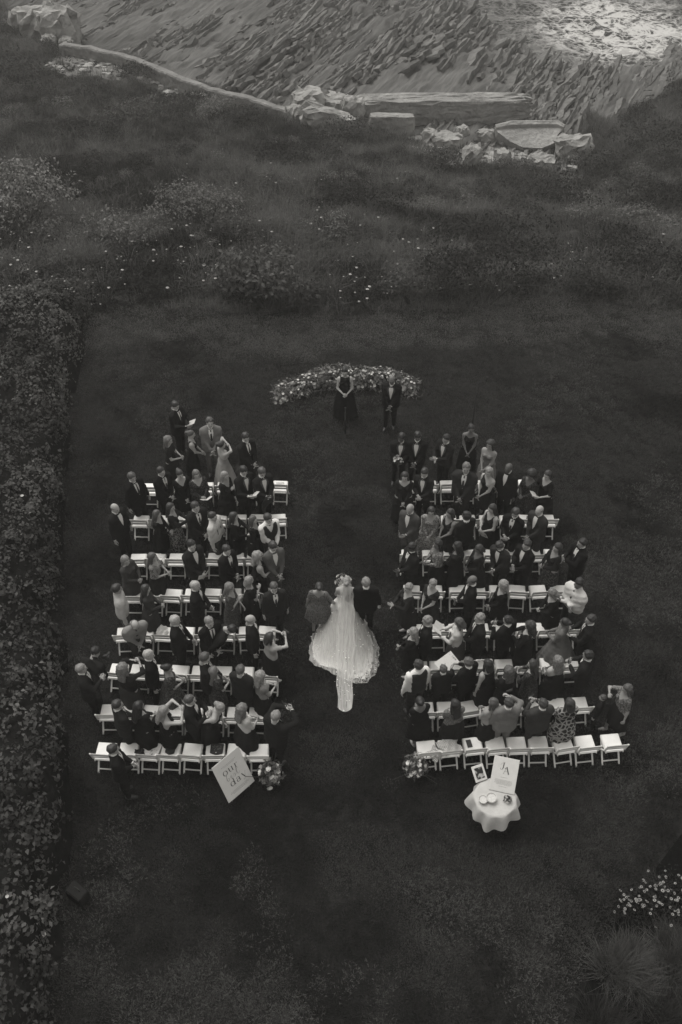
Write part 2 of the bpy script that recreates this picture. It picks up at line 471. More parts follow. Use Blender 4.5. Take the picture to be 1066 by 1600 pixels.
def _rock(m, lo, hi):
    nt = m.node_tree; n, l = nt.nodes, nt.links
    b = n['Principled BSDF']; b.inputs['Roughness'].default_value = 0.9; b.inputs['Specular IOR Level'].default_value = 0.08
    tc = n.new('ShaderNodeTexCoord')
    m0 = n.new('ShaderNodeMapping'); m0.inputs['Rotation'].default_value = (0, 0, STR)
    mp = n.new('ShaderNodeMapping'); mp.inputs['Scale'].default_value = (3.4, 0.30, 1.5)
    l.new(tc.outputs['Object'], m0.inputs['Vector']); l.new(m0.outputs[0], mp.inputs['Vector'])
    a = n.new('ShaderNodeTexNoise'); a.inputs['Scale'].default_value = 1.1; a.inputs['Detail'].default_value = 7; a.inputs['Roughness'].default_value = 0.65
    l.new(mp.outputs[0], a.inputs['Vector'])
    c = n.new('ShaderNodeTexNoise'); c.inputs['Scale'].default_value = 0.16; c.inputs['Detail'].default_value = 4
    l.new(tc.outputs['Object'], c.inputs['Vector'])
    r1 = n.new('ShaderNodeMapRange'); r1.inputs['From Min'].default_value = 0.32; r1.inputs['From Max'].default_value = 0.68
    r1.inputs['To Min'].default_value = lo; r1.inputs['To Max'].default_value = hi; l.new(a.outputs['Fac'], r1.inputs['Value'])
    r2 = n.new('ShaderNodeMapRange'); r2.inputs['From Min'].default_value = 0.35; r2.inputs['From Max'].default_value = 0.65
    r2.inputs['To Min'].default_value = 0.75; r2.inputs['To Max'].default_value = 1.3; l.new(c.outputs['Fac'], r2.inputs['Value'])
    q = n.new('ShaderNodeMath'); q.operation = 'MULTIPLY'; l.new(r1.outputs[0], q.inputs[0]); l.new(r2.outputs[0], q.inputs[1])
    cc = n.new('ShaderNodeCombineColor')
    for i, ch in ((0, 'Red'), (1, 'Green'), (2, 'Blue')):
        w = n.new('ShaderNodeMath'); w.operation = 'MULTIPLY'; w.inputs[1].default_value = WARM[i]; l.new(q.outputs[0], w.inputs[0]); l.new(w.outputs[0], cc.inputs[ch])
    l.new(cc.outputs[0], b.inputs['Base Color'])
    bp = n.new('ShaderNodeBump'); bp.inputs['Strength'].default_value = 0.8; bp.inputs['Distance'].default_value = 0.12
    l.new(a.outputs['Fac'], bp.inputs['Height']); l.new(bp.outputs[0], b.inputs['Normal'])
_rock(M_ROCK, 0.055, 0.125)
shelf = obj('rock_shelf', mesh_data('rock_shelf', rv, inv.reshape(-1, 4), M_ROCK, smooth=False))
tag(shelf, 'grey rock shelf of slanting layered beds running into the sea', 'rock', kind='structure')

# loose beds standing proud of the shelf: each slab its own piece
def rough_block(name, size, mat, seed, n=5, amp=0.12, sharp=True):
    """A broken block: subdivided box with uneven, chipped faces."""
    rs = np.random.default_rng(seed)
    nx, ny, nz = n, n, max(2, n - 2)
    V, idx, F = [], {}, []
    def vid(i, j, k_):
        if (i, j, k_) not in idx:
            p = np.array([i / nx - .5, j / ny - .5, k_ / nz - .5])
            r = np.abs(p * 2); edge_n = (r > 0.98).sum()
            p = p * (1 - (0.13 if name == 'boulder' else 0.06) * (edge_n - 1) * rs.uniform(0.2, 1.6))
            p = p + rs.normal(size=3) * amp * 0.22
            idx[(i, j, k_)] = len(V); V.append(p * np.array(size))
        return idx[(i, j, k_)]
    for i in range(nx):
        for j in range(ny):
            F.append((vid(i, j, 0), vid(i, j+1, 0), vid(i+1, j+1, 0), vid(i+1, j, 0)))
            F.append((vid(i, j, nz), vid(i+1, j, nz), vid(i+1, j+1, nz), vid(i, j+1, nz)))
    for i in range(nx):
        for k_ in range(nz):
            F.append((vid(i, 0, k_), vid(i+1, 0, k_), vid(i+1, 0, k_+1), vid(i, 0, k_+1)))
            F.append((vid(i, ny, k_), vid(i, ny, k_+1), vid(i+1, ny, k_+1), vid(i+1, ny, k_)))
    for j in range(ny):
        for k_ in range(nz):
            F.append((vid(0, j, k_), vid(0, j, k_+1), vid(0, j+1, k_+1), vid(0, j+1, k_)))
            F.append((vid(nx, j, k_), vid(nx, j+1, k_), vid(nx, j+1, k_+1), vid(nx, j, k_+1)))
    return mesh_data(name, V, F, mat, smooth=False)
M_BED = bpy.data.materials.new('rock_bed'); M_BED.use_nodes = True
def _bed(m):
    nt = m.node_tree; n, l = nt.nodes, nt.links
    b = n['Principled BSDF']; b.inputs['Roughness'].default_value = 0.9; b.inputs['Specular IOR Level'].default_value = 0.06
    tc = n.new('ShaderNodeTexCoord'); g = n.new('ShaderNodeNewGeometry'); oi = n.new('ShaderNodeObjectInfo')
    fr = n.new('ShaderNodeMath'); fr.operation = 'ADD'; l.new(g.outputs['Random Per Island'], fr.inputs[0]); l.new(oi.outputs['Random'], fr.inputs[1])
    fc = n.new('ShaderNodeMath'); fc.operation = 'FRACT'; l.new(fr.outputs[0], fc.inputs[0])
    mr = n.new('ShaderNodeMapRange'); mr.inputs['To Min'].default_value = 0.068; mr.inputs['To Max'].default_value = 0.145; l.new(fc.outputs[0], mr.inputs['Value'])
    nz = n.new('ShaderNodeTexNoise'); nz.inputs['Scale'].default_value = 1.6; nz.inputs['Detail'].default_value = 8; nz.inputs['Roughness'].default_value = 0.7
    l.new(tc.outputs['Object'], nz.inputs['Vector'])
    m2 = n.new('ShaderNodeMapRange'); m2.inputs['From Min'].default_value = .3; m2.inputs['From Max'].default_value = .7; m2.inputs['To Min'].default_value = .55; m2.inputs['To Max'].default_value = 1.5
    l.new(nz.outputs['Fac'], m2.inputs['Value'])
    q = n.new('ShaderNodeMath'); q.operation = 'MULTIPLY'; l.new(mr.outputs[0], q.inputs[0]); l.new(m2.outputs[0], q.inputs[1])
    cc = n.new('ShaderNodeCombineColor')
    for i, ch in ((0, 'Red'), (1, 'Green'), (2, 'Blue')):
        w = n.new('ShaderNodeMath'); w.operation = 'MULTIPLY'; w.inputs[1].default_value = WARM[i]; l.new(q.outputs[0], w.inputs[0]); l.new(w.outputs[0], cc.inputs[ch])
    l.new(cc.outputs[0], b.inputs['Base Color'])
    bp = n.new('ShaderNodeBump'); bp.inputs['Strength'].default_value = 0.9; bp.inputs['Distance'].default_value = 0.15
    l.new(nz.outputs['Fac'], bp.inputs['Height']); l.new(bp.outputs[0], b.inputs['Normal'])
_bed(M_BED)
def slab_shape(r0, w, L, th):
    """One broken bed: a long plate in four uneven lengths; local y along the strike."""
    V, F = [], []; nn_ = 6
    for i in range(nn_ + 1):
        yy = (i / nn_ - .5) * L; ww = w * r0.uniform(.45, 1.35) * (.85 if i in (0, nn_) else 1); dx = r0.normal() * w * .12; dz = r0.normal() * th * .3
        if i in (0, nn_): yy += r0.normal() * .08
        V += [(-ww / 2 + dx, yy, -th), (ww / 2 + dx, yy + r0.normal() * .1, -th), (ww / 2 + dx, yy + r0.normal() * .1, th * .5 + dz), (-ww / 2 + dx, yy, th * .5 + dz + r0.normal() * th * .15)]
    for i in range(nn_):
        a_ = i * 4
        for k_ in range(4): F.append((a_ + k_, a_ + (k_ + 1) % 4, a_ + 4 + (k_ + 1) % 4, a_ + 4 + k_))
    F.append((3, 2, 1, 0)); e_ = nn_ * 4; F.append((e_, e_ + 1, e_ + 2, e_ + 3))
    return np.array(V), F
rs = np.random.default_rng(5)
beds = []
uq = -62.0
while uq < 34:
    w = rs.choice([.11, .17, .26, .55], p=[.34, .36, .22, .08]) * rs.uniform(.85, 1.2)
    band = float(vnoise(uq * .55, 3.3, 17)) - .5
    vq = 40.0 + rs.uniform(0, 3)
    while vq < 122:
        L = rs.uniform(.8, 2.6) if rs.uniform() < .6 else rs.uniform(2.6, 7)
        vm = vq + L / 2; ub = uq - (float(fbm(uq * .12, vm * .10, 3, 3)) - .5) * 2.2
        x, y = ub * us[0] + vm * vs_[0], ub * us[1] + vm * vs_[1]
        vq += L + rs.uniform(-.1, .3)
        if abs(x) > 46 or y < float(toe(x)) - .6 or y > float(shore(x)) + 1.5: continue
        gap = float(fbm(x * .13 + 5, y * .08, 3, 61))
        if gap < .36 or (gap < .43 and rs.uniform() < .6) or rs.uniform() < .06: continue
        z = float(rock_base(x, y)) - .05 + band * .75 + (float(vnoise(uq * .9, vm * .25, 23)) - .5) * .34 + rs.normal() * .045
        beds.append((x, y, z, w * rs.uniform(1.2, 1.8), L, rs.uniform(.12, .24)))
    uq += w * rs.uniform(.8, 1.25)
pxy = [proj(q[0], q[1], q[2]) for q in beds]
size_ = [q[3] * q[4] / (q[1] ** 2) * (10 if (0 < p_[0] < 1066 and 0 < p_[1] < 260) else 0) for q, p_ in zip(beds, pxy)]
first = set(np.argsort(size_)[::-1][:300].tolist())
VV, FF, off = [], [], 0
for i, (x, y, z, w, L, th) in enumerate(beds):
    V0, F0 = slab_shape(rs, w, L, th)
    eul = (rs.normal() * .04, R(-24) + rs.normal() * .09, -STR + rs.normal() * .028)
    if i in first:
        obj('slab', mesh_data('slab', V0, F0, M_BED, False), shelf, (x, y, z), eul)
    else:
        Mx = np.array(Matrix.Rotation(eul[2], 3, 'Z') @ Matrix.Rotation(eul[1], 3, 'Y') @ Matrix.Rotation(eul[0], 3, 'X'))
        VV.append(V0 @ Mx.T + np.array([x, y, z])); FF += [tuple(q + off for q in f_) for f_ in F0]; off += len(V0)
tag(obj('smaller_slabs', mesh_data('smaller_slabs', np.concatenate(VV), FF, M_BED, False), shelf), kind='stuff')

# ---------------------------------------------------------------- sea
gx = np.concatenate([[-1900, -600, -200], np.arange(-60, 60.1, 0.5), [200, 600, 1900]])
gy = np.concatenate([np.arange(55, 125.1, 0.5), [200, 500, 1900]])
GX, GY = np.meshgrid(gx, gy)
near = np.clip((130 - GY) / 20, 0, 1)
GZ = SEA_Z + ((fbm(GX * 0.35, GY * 0.35, 4, 4) - 0.5) * 0.55 + (fbm(GX * 1.1, GY * 0.8, 3, 14) - 0.5) * 0.3) * near
W = len(gx); ii, jj = np.meshgrid(np.arange(W - 1), np.arange(len(gy) - 1)); k = (jj * W + ii).ravel()
M_SEA = bpy.data.materials.new('sea_water'); M_SEA.use_nodes = True
n, l = M_SEA.node_tree.nodes, M_SEA.node_tree.links
b = n['Principled BSDF']; b.inputs['Specular IOR Level'].default_value = 0.08; b.inputs['IOR'].default_value = 1.12
tc = n.new('ShaderNodeTexCoord')
fa = n.new('ShaderNodeAttribute'); fa.attribute_name = 'foam'
n1 = n.new('ShaderNodeTexNoise'); n1.inputs['Scale'].default_value = 0.42; n1.inputs['Detail'].default_value = 9; n1.inputs['Roughness'].default_value = 0.68; n1.inputs['Distortion'].default_value = 2.2
n2 = n.new('ShaderNodeTexVoronoi'); n2.feature = 'DISTANCE_TO_EDGE'; n2.inputs['Scale'].default_value = 1.1
nd = n.new('ShaderNodeTexNoise'); nd.inputs['Scale'].default_value = 0.8; nd.inputs['Detail'].default_value = 5
mxv = n.new('ShaderNodeMix'); mxv.data_type = 'VECTOR'; mxv.inputs['Factor'].default_value = 0.75
l.new(tc.outputs['Object'], nd.inputs['Vector']); l.new(tc.outputs['Object'], n1.inputs['Vector'])
vadd = n.new('ShaderNodeVectorMath'); vadd.operation = 'MULTIPLY_ADD'; vadd.inputs[1].default_value = (3, 3, 3)
l.new(nd.outputs['Color'], vadd.inputs[0]); l.new(tc.outputs['Object'], vadd.inputs[2]); l.new(vadd.outputs[0], n2.inputs['Vector'])
lace = n.new('ShaderNodeMapRange'); lace.inputs['From Min'].default_value = 0.0; lace.inputs['From Max'].default_value = 0.16; lace.inputs['To Min'].default_value = 1; lace.inputs['To Max'].default_value = 0
l.new(n2.outputs['Distance'], lace.inputs['Value'])
def math_(op, a, b_):
    q = n.new('ShaderNodeMath'); q.operation = op; q.use_clamp = op != 'SUBTRACT'
    for i, s in enumerate((a, b_)):
        if isinstance(s, (int, float)): q.inputs[i].default_value = s
        else: l.new(s, q.inputs[i])
    return q.outputs[0]
cov = n.new('ShaderNodeMapRange'); cov.inputs['From Min'].default_value = 0.45; cov.inputs['From Max'].default_value = 0.56
l.new(n1.outputs['Fac'], cov.inputs['Value'])
thick = math_('MULTIPLY', cov.outputs[0], fa.outputs['Fac'])
lacef = math_('MULTIPLY', math_('MULTIPLY', lace.outputs[0], 0.8), math_('MULTIPLY', fa.outputs['Fac'], 1.2))
foam = math_('ADD', thick, lacef)
cr = n.new('ShaderNodeValToRGB')
cr.color_ramp.elements[0].color = (0.028, 0.028, 0.027, 1); cr.color_ramp.elements[1].color = (0.45, 0.443, 0.43, 1)
l.new(foam, cr.inputs['Fac']); l.new(cr.outputs[0], b.inputs['Base Color'])
rr = n.new('ShaderNodeMapRange'); rr.inputs['To Min'].default_value = 0.25; rr.inputs['To Max'].default_value = 0.9
l.new(foam, rr.inputs['Value']); l.new(rr.outputs[0], b.inputs['Roughness'])
bp = n.new('ShaderNodeBump'); bp.inputs['Strength'].default_value = 0.5; bp.inputs['Distance'].default_value = 0.2
l.new(n1.outputs['Fac'], bp.inputs['Height']); l.new(bp.outputs[0], b.inputs['Normal'])
sea_me = mesh_data('sea', np.stack([GX, GY, GZ], -1).reshape(-1, 3), np.stack([k, k+1, k+W+1, k+W], 1), M_SEA)
# surf: white water piles up on the shore off to the right
f0 = spot(965, 45, SEA_Z)
fd = np.exp(-(((GX - f0[0]) / 6.0) ** 2 + ((GY - f0[1]) / 7.5) ** 2)) * 1.2
fd = np.maximum(fd, 0.22 * np.exp(-(((GX - f0[0] + 7) / 7.0) ** 2 + ((GY - f0[1] - 2) / 13.0) ** 2)))
fd = np.maximum(fd, 0.42 * np.exp(-np.abs(GY - shore(GX)) / 0.7) * (GX > 11))
fd = np.maximum(fd, 0.12 * np.clip((GX - 17) / 6, 0, 1) * (GY < 125))
at_ = sea_me.attributes.new('foam', 'FLOAT', 'POINT'); at_.data.foreach_set('value', np.clip(fd, 0, 1).astype(np.float32).ravel())
tag(obj('sea', sea_me), 'dark sea with white surf breaking on rocks', 'sea', kind='structure')

# ---------------------------------------------------------------- sea wall, broken slabs and boulders
M_CONC = grey(0.17, 0.9, 0.28, 0.8, 0.9, 3.0, dist=0.25)
M_CONC2 = grey(0.24, 0.9, 0.25, 1.1, 0.9, 3.0, dist=0.25)
M_BOULD = grey(0.27, 0.9, 0.3, 0.9, 0.9, 2.5, dist=0.25)
def ridge_wall(name, pxs, z_top, width, height, label, cat, mat):
    """A wall that follows a line on the ground, its top at z_top."""
    P = np.array([spot(a, b, z_top) for a, b in pxs])
    q = []
    for i in range(len(P) - 1):
        for t in np.linspace(0, 1, 5)[:-1]: q.append(P[i] * (1 - t) + P[i+1] * t)
    q.append(P[-1]); q = np.array(q); rs = np.random.default_rng(3)
    V, F = [], []
    for i, p in enumerate(q):
        t = q[min(i+1, len(q)-1)] - q[max(i-1, 0)]; t[2] = 0; t /= np.linalg.norm(t); nrm = np.array([-t[1], t[0], 0])
        w = width * (1 + rs.normal() * 0.06); e = rs.normal() * 0.03
        a = p + nrm * w / 2; c = p - nrm * w / 2
        V += [c + [0, 0, -height], c + [0, 0, -0.09 + e], c + nrm * 0.07 + [0, 0, e], a - nrm * 0.07 + [0, 0, e], a + [0, 0, -0.09 + e], a + [0, 0, -height]]
    for i in range(len(q) - 1):
        for k_ in range(5): F.append((i*6+k_, (i+1)*6+k_, (i+1)*6+k_+1, i*6+k_+1))
    F.append((0, 1, 2, 3, 4, 5)); m_ = (len(q)-1)*6; F.append((m_+5, m_+4, m_+3, m_+2, m_+1, m_))
    o = obj(name, mesh_data(name, V, F, mat, smooth=False)); tag(o, label, cat); return o
ridge_wall('sea_wall', [(95, 66), (140, 74), (190, 84), (240, 102), (290, 124), (340, 140), (390, 152), (430, 164), (466, 178)], -6.2, 0.55, 1.9,
           'long curved low sea wall between pale sand and the rock shelf', 'wall', M_CONC)
def block(name, px, py, z, size, rot, label, cat, mat, seed, n=6, amp=0.12, group=None):
    p = spot(px, py, z)
    o = obj(name, rough_block(name, size, mat, seed, n, amp), None, p, rot)
    return tag(o, label, cat, group)
block('broken_wall_section', 690, 173, -6.7, (10.4, 1.3, 1.75), (R(4), R(-1), R(-1.5)), 'longest broken concrete wall section lying across the rocks', 'concrete', M_CONC2, 11, 12, 0.09)
block('wall_ledge', 612, 196, -6.75, (2.7, 0.7, 1.3), (0, 0, R(-3)), 'low squared concrete ledge ending in front of the long broken wall', 'concrete', M_CONC2, 12, 6, 0.05)
# tilted slab: an irregular plate with a raised lip along its back edge
p0 = spot(828, 214, -6.7)
out = [(x_, y_ * .66) for x_, y_ in [(-2.05, 0.75), (-1.2, 1.0), (0.4, 1.0), (1.6, 0.9), (1.95, 0.45), (1.55, -0.3), (1.35, -1.2), (0.6, -1.75), (-0.5, -1.6), (-1.2, -0.9), (-1.9, 0.2)]]
mb = MB(); nn = len(out)
mb.add([(x, y, 0.34) for x, y in out] + [(x * 1.03, y * 1.03, -0.75) for x, y in out],
       [tuple(reversed(range(nn))), tuple(range(nn, 2*nn))] + [(i, (i+1) % nn, nn + (i+1) % nn, nn + i) for i in range(nn)])
slab_root = empty('tilted_slab', p0); tag(slab_root, 'tilted pale concrete slab with a thick lip, right of the long broken wall', 'concrete')
t_ = mb.build('plate', M_CONC2, slab_root, False); t_.rotation_euler = (R(24), R(-3), R(-3))
lip = MB().tube([(-2.0, 0.47, .3), (-1.1, 0.61, .34), (0.4, 0.61, .33), (1.6, 0.55, .32), (1.95, 0.33, .3)], [.2, .26, .24, .25, .18], 7)
lip.build('lip', M_CONC2, t_, False)
BOULDERS = [(484, 168, 1.95, 1.5, 1.3, 'squared pale boulder at the end of the sea wall'), (523, 171, 1.5, 1.3, 1.0, 'rounded boulder right of the squared pale boulder'),
            (551, 175, 1.4, 1.1, 1.1, 'small boulder touching the left end of the broken wall'), (514, 191, 3.2, 1.3, 0.9, 'broad flat boulder below the squared pale boulder'),
            (461, 183, 1.0, 0.8, 0.8, 'small pale block capping the right end of the sea wall'), (897, 231, 2.0, 1.2, 0.8, 'low pale rock right of the tilted slab'),
            (735, 249, 1.0, 0.9, 0.9, 'round mottled stone in front of the rubble'), (700, 222, 1.5, 1.0, 0.6, 'pale flat rubble stone under the long broken wall'),
            (784, 248, 0.8, 0.7, 0.6, 'small grey stone below the tilted slab'), (846, 254, 1.3, 0.9, 0.5, 'flat grey stone lowest under the tilted slab'),
            (62, 40, 2.6, 2.0, 1.5, 'largest left boulder at the upper left bank'), (92, 46, 2.7, 2.0, 1.7, 'pale boulder beside the head of the sea wall'),
            (38, 33, 1.8, 1.5, 1.0, 'leftmost pale boulder near the top left corner'), (80, 66, 1.0, 0.9, 0.7, 'small stone below the pair of top left boulders'),
            (104, 70, 0.9, 0.7, 0.6, 'small stone at the left end of the sea wall'), (672, 214, 0.9, 0.7, 0.5, 'small rubble stone beside the squared ledge'),
            (722, 208, 0.8, 0.6, 0.5, 'small rubble stone right of the flat rubble stone'), (760, 214, 1.0, 0.6, 0.5, 'rubble stone left of the tilted slab')]
for i, (px, py, a, b_, c_, lab) in enumerate(BOULDERS):
    b_, c_ = b_ * 1.15, c_ * 1.55
    p = spot(px, py, -6.9)
    zg = max(float(hill_z(p[0], p[1])), float(rock_base(p[0], p[1])))
    p = spot(px, py, zg + c_ * 0.35)
    o = obj('boulder', rough_block('boulder', (a, b_, c_), M_BOULD, 200 + i, 6, 0.22, True), None, p, (rs.normal() * .15, rs.normal() * .15, rs.uniform(-.5, .5)))
    tag(o, lab, 'boulder', 'boulders along the shore')
# rubble too small to pick apart
q = []
for i in range(900):
    if i % 3: px, py = rs.uniform(640, 905), rs.uniform(195, 268)
    else: px, py = rs.uniform(70, 345), rs.uniform(78, 180)
    p = spot(px, py, -7.0)
    if i % 3 == 0 and not poly_in(SAND, np.array([p[0]]), np.array([p[1]]))[0]: continue
    q.append((p[0], p[1], max(float(hill_z(p[0], p[1])), float(rock_base(p[0], p[1])) - .1)))
q = np.array(q)
stones = [rough_block('stone', (0.5, 0.4, 0.3), grey(v, 0.9, 0.3, 3.0), 300 + i, 2, 0.3) for i, v in enumerate((0.12, 0.2, 0.28))]
tag(scatter('rubble', q, rs.uniform(0.25, 1.25, len(q)), rs.uniform(0, 6.3, len(q)), rs.integers(0, 3, len(q)), stones), 'loose stones strewn under the broken wall and over the sand', 'rubble', kind='stuff')

# ---------------------------------------------------------------- vegetation
def sight_ground(px, py):
    """Where the sight line meets lawn or slope."""
    d = ray(px, py); o = np.array([0, 0, CAM_H])
    t = np.linspace(10, 140, 2600); P = o + d * t[:, None]
    g = np.where(P[:, 1] < LAWN_END, 0.0, hill_z(P[:, 0], np.maximum(P[:, 1], LAWN_END)))
    i = int(np.argmax(P[:, 2] <= g)); return np.array([P[i, 0], P[i, 1], g[i]])

rs = np.random.default_rng(21)
# meadow grasses and low leafy cover on the slope
N = 52000
x = rs.uniform(-44, 44, N); u_ = rs.uniform(0, 1, N) ** 1.25
e_ = np.interp(x, lx, edge)
y = e_ - 0.15 + u_ * (toe(x) + 0.4 + 3.2 * fbm(x * .5, x * 0, 2, 44) * (x > 8) - e_)
ok = ~(poly_in(SAND, x + (fbm(x, y, 3, 1) - .5) * 3, y) | (poly_in(RUBBLE, x + (fbm(x, y, 3, 1) - .5) * 3, y)))
ok |= rs.uniform(size=N) < 0.10
# corner right and left of the shore stays overgrown; thin out where the rock begins
x, y = x[ok], y[ok]
t_ = (y - LAWN_END) / (toe(x) - LAWN_END)
dens = fbm(x * 0.22, y * 0.22, 4, 51)
kindn = fbm(x * 0.33 + 9, y * 0.33, 4, 71)
z = hill_z(x, y) - 0.03
gm = [leaf_mat(v, 0.4, 0.8, 'meadow_grass') for v in (0.042, 0.066, 0.10, 0.028)]
tufts = []
for i, (mi, n_, h_, r_, w_, bd) in enumerate([(0, 26, .42, .22, .010, .6), (1, 26, .5, .22, .009, .7), (2, 22, .6, .2, .008, .8), (3, 28, .35, .25, .012, .5), (1, 18, .75, .16, .009, 1.0)]):
    tufts.append(blade_tuft('grass_tuft', gm[mi], n_, h_, r_, w_, bd, 400 + i))
def leaf_clump(name, mat, n_, rad, size, seed, flat=0.6):
    r0 = np.random.default_rng(seed); d = r0.normal(size=(n_, 3)); d[:, 2] = np.abs(d[:, 2]); d /= np.linalg.norm(d, axis=1)[:, None]
    P = d * rad * r0.uniform(0.35, 1, n_)[:, None] ** 0.6; P[:, 2] *= flat
    V, F = leaves(P, d, size, r0); return mesh_data(name, V, F, mat)
for i, (v, n_, rad, sz) in enumerate([(0.034, 60, .34, .085), (0.052, 60, .34, .08), (0.02, 70, .42, .09)]):
    tufts.append(leaf_clump('leaf_clump', leaf_mat(v, 0.4), n_, rad, sz, 420 + i))
idx = np.where(kindn < 0.40, 3, np.where(kindn < 0.47, 0, np.where(kindn < 0.55, 1, 2)))
r2 = rs.uniform(size=len(x))
idx = np.where((r2 < 0.16), rs.integers(0, 3, len(x)), idx)
idx = np.where((dens > 0.56) & (r2 > 0.35), np.where(kindn < 0.46, 7, np.where(kindn < 0.54, 5, 6)), idx)
idx = np.where((dens < 0.46) & (r2 > 0.72), 4, idx)
scl = rs.uniform(0.55, 1.25, len(x)) * (0.75 + 0.6 * dens)
near_edge = np.clip((y - np.interp(x, lx, edge)) / 0.9, 0.6, 1); scl *= near_edge
tag(scatter('meadow_cover', np.stack([x, y, z], 1), scl, rs.uniform(0, 6.3, len(x)), idx, tufts, tilt=rs.normal(size=len(x)) * 0.12),
    'wild meadow grass and low leafy growth covering the slope', 'meadow', kind='stuff')
# scrub: leafy mounds that run into one another
bush = []
for i, (v, rad, n_) in enumerate([(.028, .62, 320), (.05, .6, 300), (.09, .55, 300), (.125, .6, 320), (.02, .75, 360), (.065, .5, 260)]):
    bush.append(leaf_clump('scrub_mound', leaf_mat(v, .5), int(n_ * 1.7), rad, .085, 470 + i, 1.0))
N = 2600
bx = rs.uniform(-42, 42, N); be = np.interp(bx, lx, edge); by = be + .5 + rs.uniform(0, 1, N) * (toe(bx) - be - .6)
bn = fbm(bx * .3 + 2, by * .3, 4, 95); bsel = (bn > .50) & (by < toe(bx) - np.where(np.abs(bx - 3) < 9, 3.5, 1.0)) & ~poly_in(SAND, bx, by) & ~poly_in(RUBBLE, bx, by)
bx, by, bn = bx[bsel], by[bsel], bn[bsel]
bk = fbm(bx * .25 + 20, by * .25, 3, 96)
bi = np.where(bk < .42, 0, np.where(bk < .48, 4, np.where(bk < .53, 1, np.where(bk < .58, 2, 3)))); bi = np.where(rs.uniform(size=len(bx)) < .2, 5, bi)
tag(scatter('scrub', np.stack([bx, by, hill_z(bx, by) - .05], 1), np.minimum(rs.uniform(.55, 1.1, len(bx)) * (.65 + .7 * np.clip(bn - .50, 0, .15) / .15), 1.35), rs.uniform(0, 6.3, len(bx)), bi, bush), 'low leafy scrub growing in mounds over the slope', 'scrub', kind='stuff')
# white wild flowers dotted through it
fm = grey(0.30, 0.8, 0.3)
def daisy(name, size, seed):
    mb = MB(); r0 = random.Random(seed)
    for k_ in range(7):
        a, c_ = 6.283 * k_ / 7, 6.283 * (k_ + .8) / 7
        mb.add([(0, 0, .36), (size*math.cos(a), size*math.sin(a), .35 + r0.uniform(-.005, .01)), (size*math.cos(c_), size*math.sin(c_), .35)], [(0, 1, 2)])
    nf_ = len(mb.f); mb.tube([(0, 0, .05), (0.005, 0, .355)], .003, 4, False); me = mb.data(name, [fm, gm[1]])
    for p_ in me.polygons: p_.material_index = int(p_.index >= nf_)
    return me
fl = []
for (px, py, sx, sy, n_) in [(230, 410, 190, 60, 46), (570, 455, 60, 30, 20), (800, 455, 110, 30, 20), (450, 300, 180, 60, 46), (120, 460, 70, 40, 14), (30, 390, 40, 60, 26), (300, 390, 120, 40, 40), (900, 420, 120, 40, 30), (600, 400, 120, 60, 40), (20, 330, 30, 60, 14)]:
    for i in range(n_):
        p = sight_ground(px + rs.normal() * sx * .6, min(488, py + rs.normal() * sy * .6))
        if p[1] > np.interp(p[0], lx, edge): fl.append(p)
fl = np.array(fl)
tag(scatter('wild_flowers', fl, rs.uniform(0.7, 1.5, len(fl)), rs.uniform(0, 6, len(fl)), rs.integers(0, 2, len(fl)), [daisy('daisy', .024, 1), daisy('daisy', .04, 2)]), 'tiny white flower heads dotted over the slope', 'flowers', kind='stuff')

# shrubs: each with its own stems and crown of leaves
M_STEM = grey(0.05, 0.9, 0.3, 5, 0.4, 30)
def shrub(base, rx, ry, h, n_, size, v, label, seed, lobes=5, upright=0.3, aspect=1.8, flowers=0, group='shrubs on the slope', name='shrub'):
    r0 = np.random.default_rng(seed)
    root = empty(name, base); tag(root, label, 'shrub', group)
    cen = [(r0.normal() * rx * .38, r0.normal() * ry * .38, h * r0.uniform(.4, .78)) for _ in range(lobes)]
    V, F, off = [], [], 0
    mb = MB()
    for j, c_ in enumerate(cen):
        m_ = n_ // lobes
        d = r0.normal(size=(m_, 3)); d /= np.linalg.norm(d, axis=1)[:, None]; d[:, 2] = np.where(d[:, 2] < -.3, -d[:, 2], d[:, 2])
        k_ = 1 + 0.35 * np.sin(d[:, 0] * 5 + j) * np.cos(d[:, 1] * 6 + 2 * j)
        rad = r0.uniform(.45, 1.0, m_) ** .5 * k_
        P = np.array(c_) + d * rad[:, None] * np.array([rx * .55, ry * .55, h * .38]); P[:, 2] = np.maximum(P[:, 2], .03)
        nn_ = d + np.array([0, 0, upright]); nn_ /= np.linalg.norm(nn_, axis=1)[:, None]
        v_, f_ = leaves(P, nn_, size, r0, aspect, 1.1); V.append(v_); F.append(f_ + off); off += len(v_)
        mb.tube([(c_[0] * .15, c_[1] * .15, -.1), (c_[0] * .6, c_[1] * .6, c_[2] * .5), c_], [.03, .022, .008], 5)
        for q_ in range(4):
            e2 = np.array(c_) + r0.normal(size=3) * np.array([rx * .3, ry * .3, h * .2]); mb.tube([(c_[0] * .6, c_[1] * .6, c_[2] * .5), e2], [.015, .004], 4)
    obj('crown', mesh_data('crown', np.concatenate(V), np.concatenate(F), leaf_mat(v, 0.45)), root)
    mb.build('stems', M_STEM, root)
    if flowers:
        fb = MB()
        for _ in range(flowers):
            c_ = cen[r0.integers(len(cen))]; d = r0.normal(size=3); d[2] = abs(d[2]) + .2; d /= np.linalg.norm(d)
            p = np.array(c_) + d * np.array([rx * .6, ry * .6, h * .42]); s_ = r0.uniform(.02, .04)
            for a in range(5):
                t0, t1 = 6.28 * a / 5, 6.28 * (a + .85) / 5
                fb.add([p, p + [s_ * math.cos(t0), s_ * math.sin(t0), .015], p + [s_ * math.cos(t1), s_ * math.sin(t1), .015]], [(0, 1, 2)])
        tag(fb.build('blossoms', fm, root), kind='stuff')
    return root
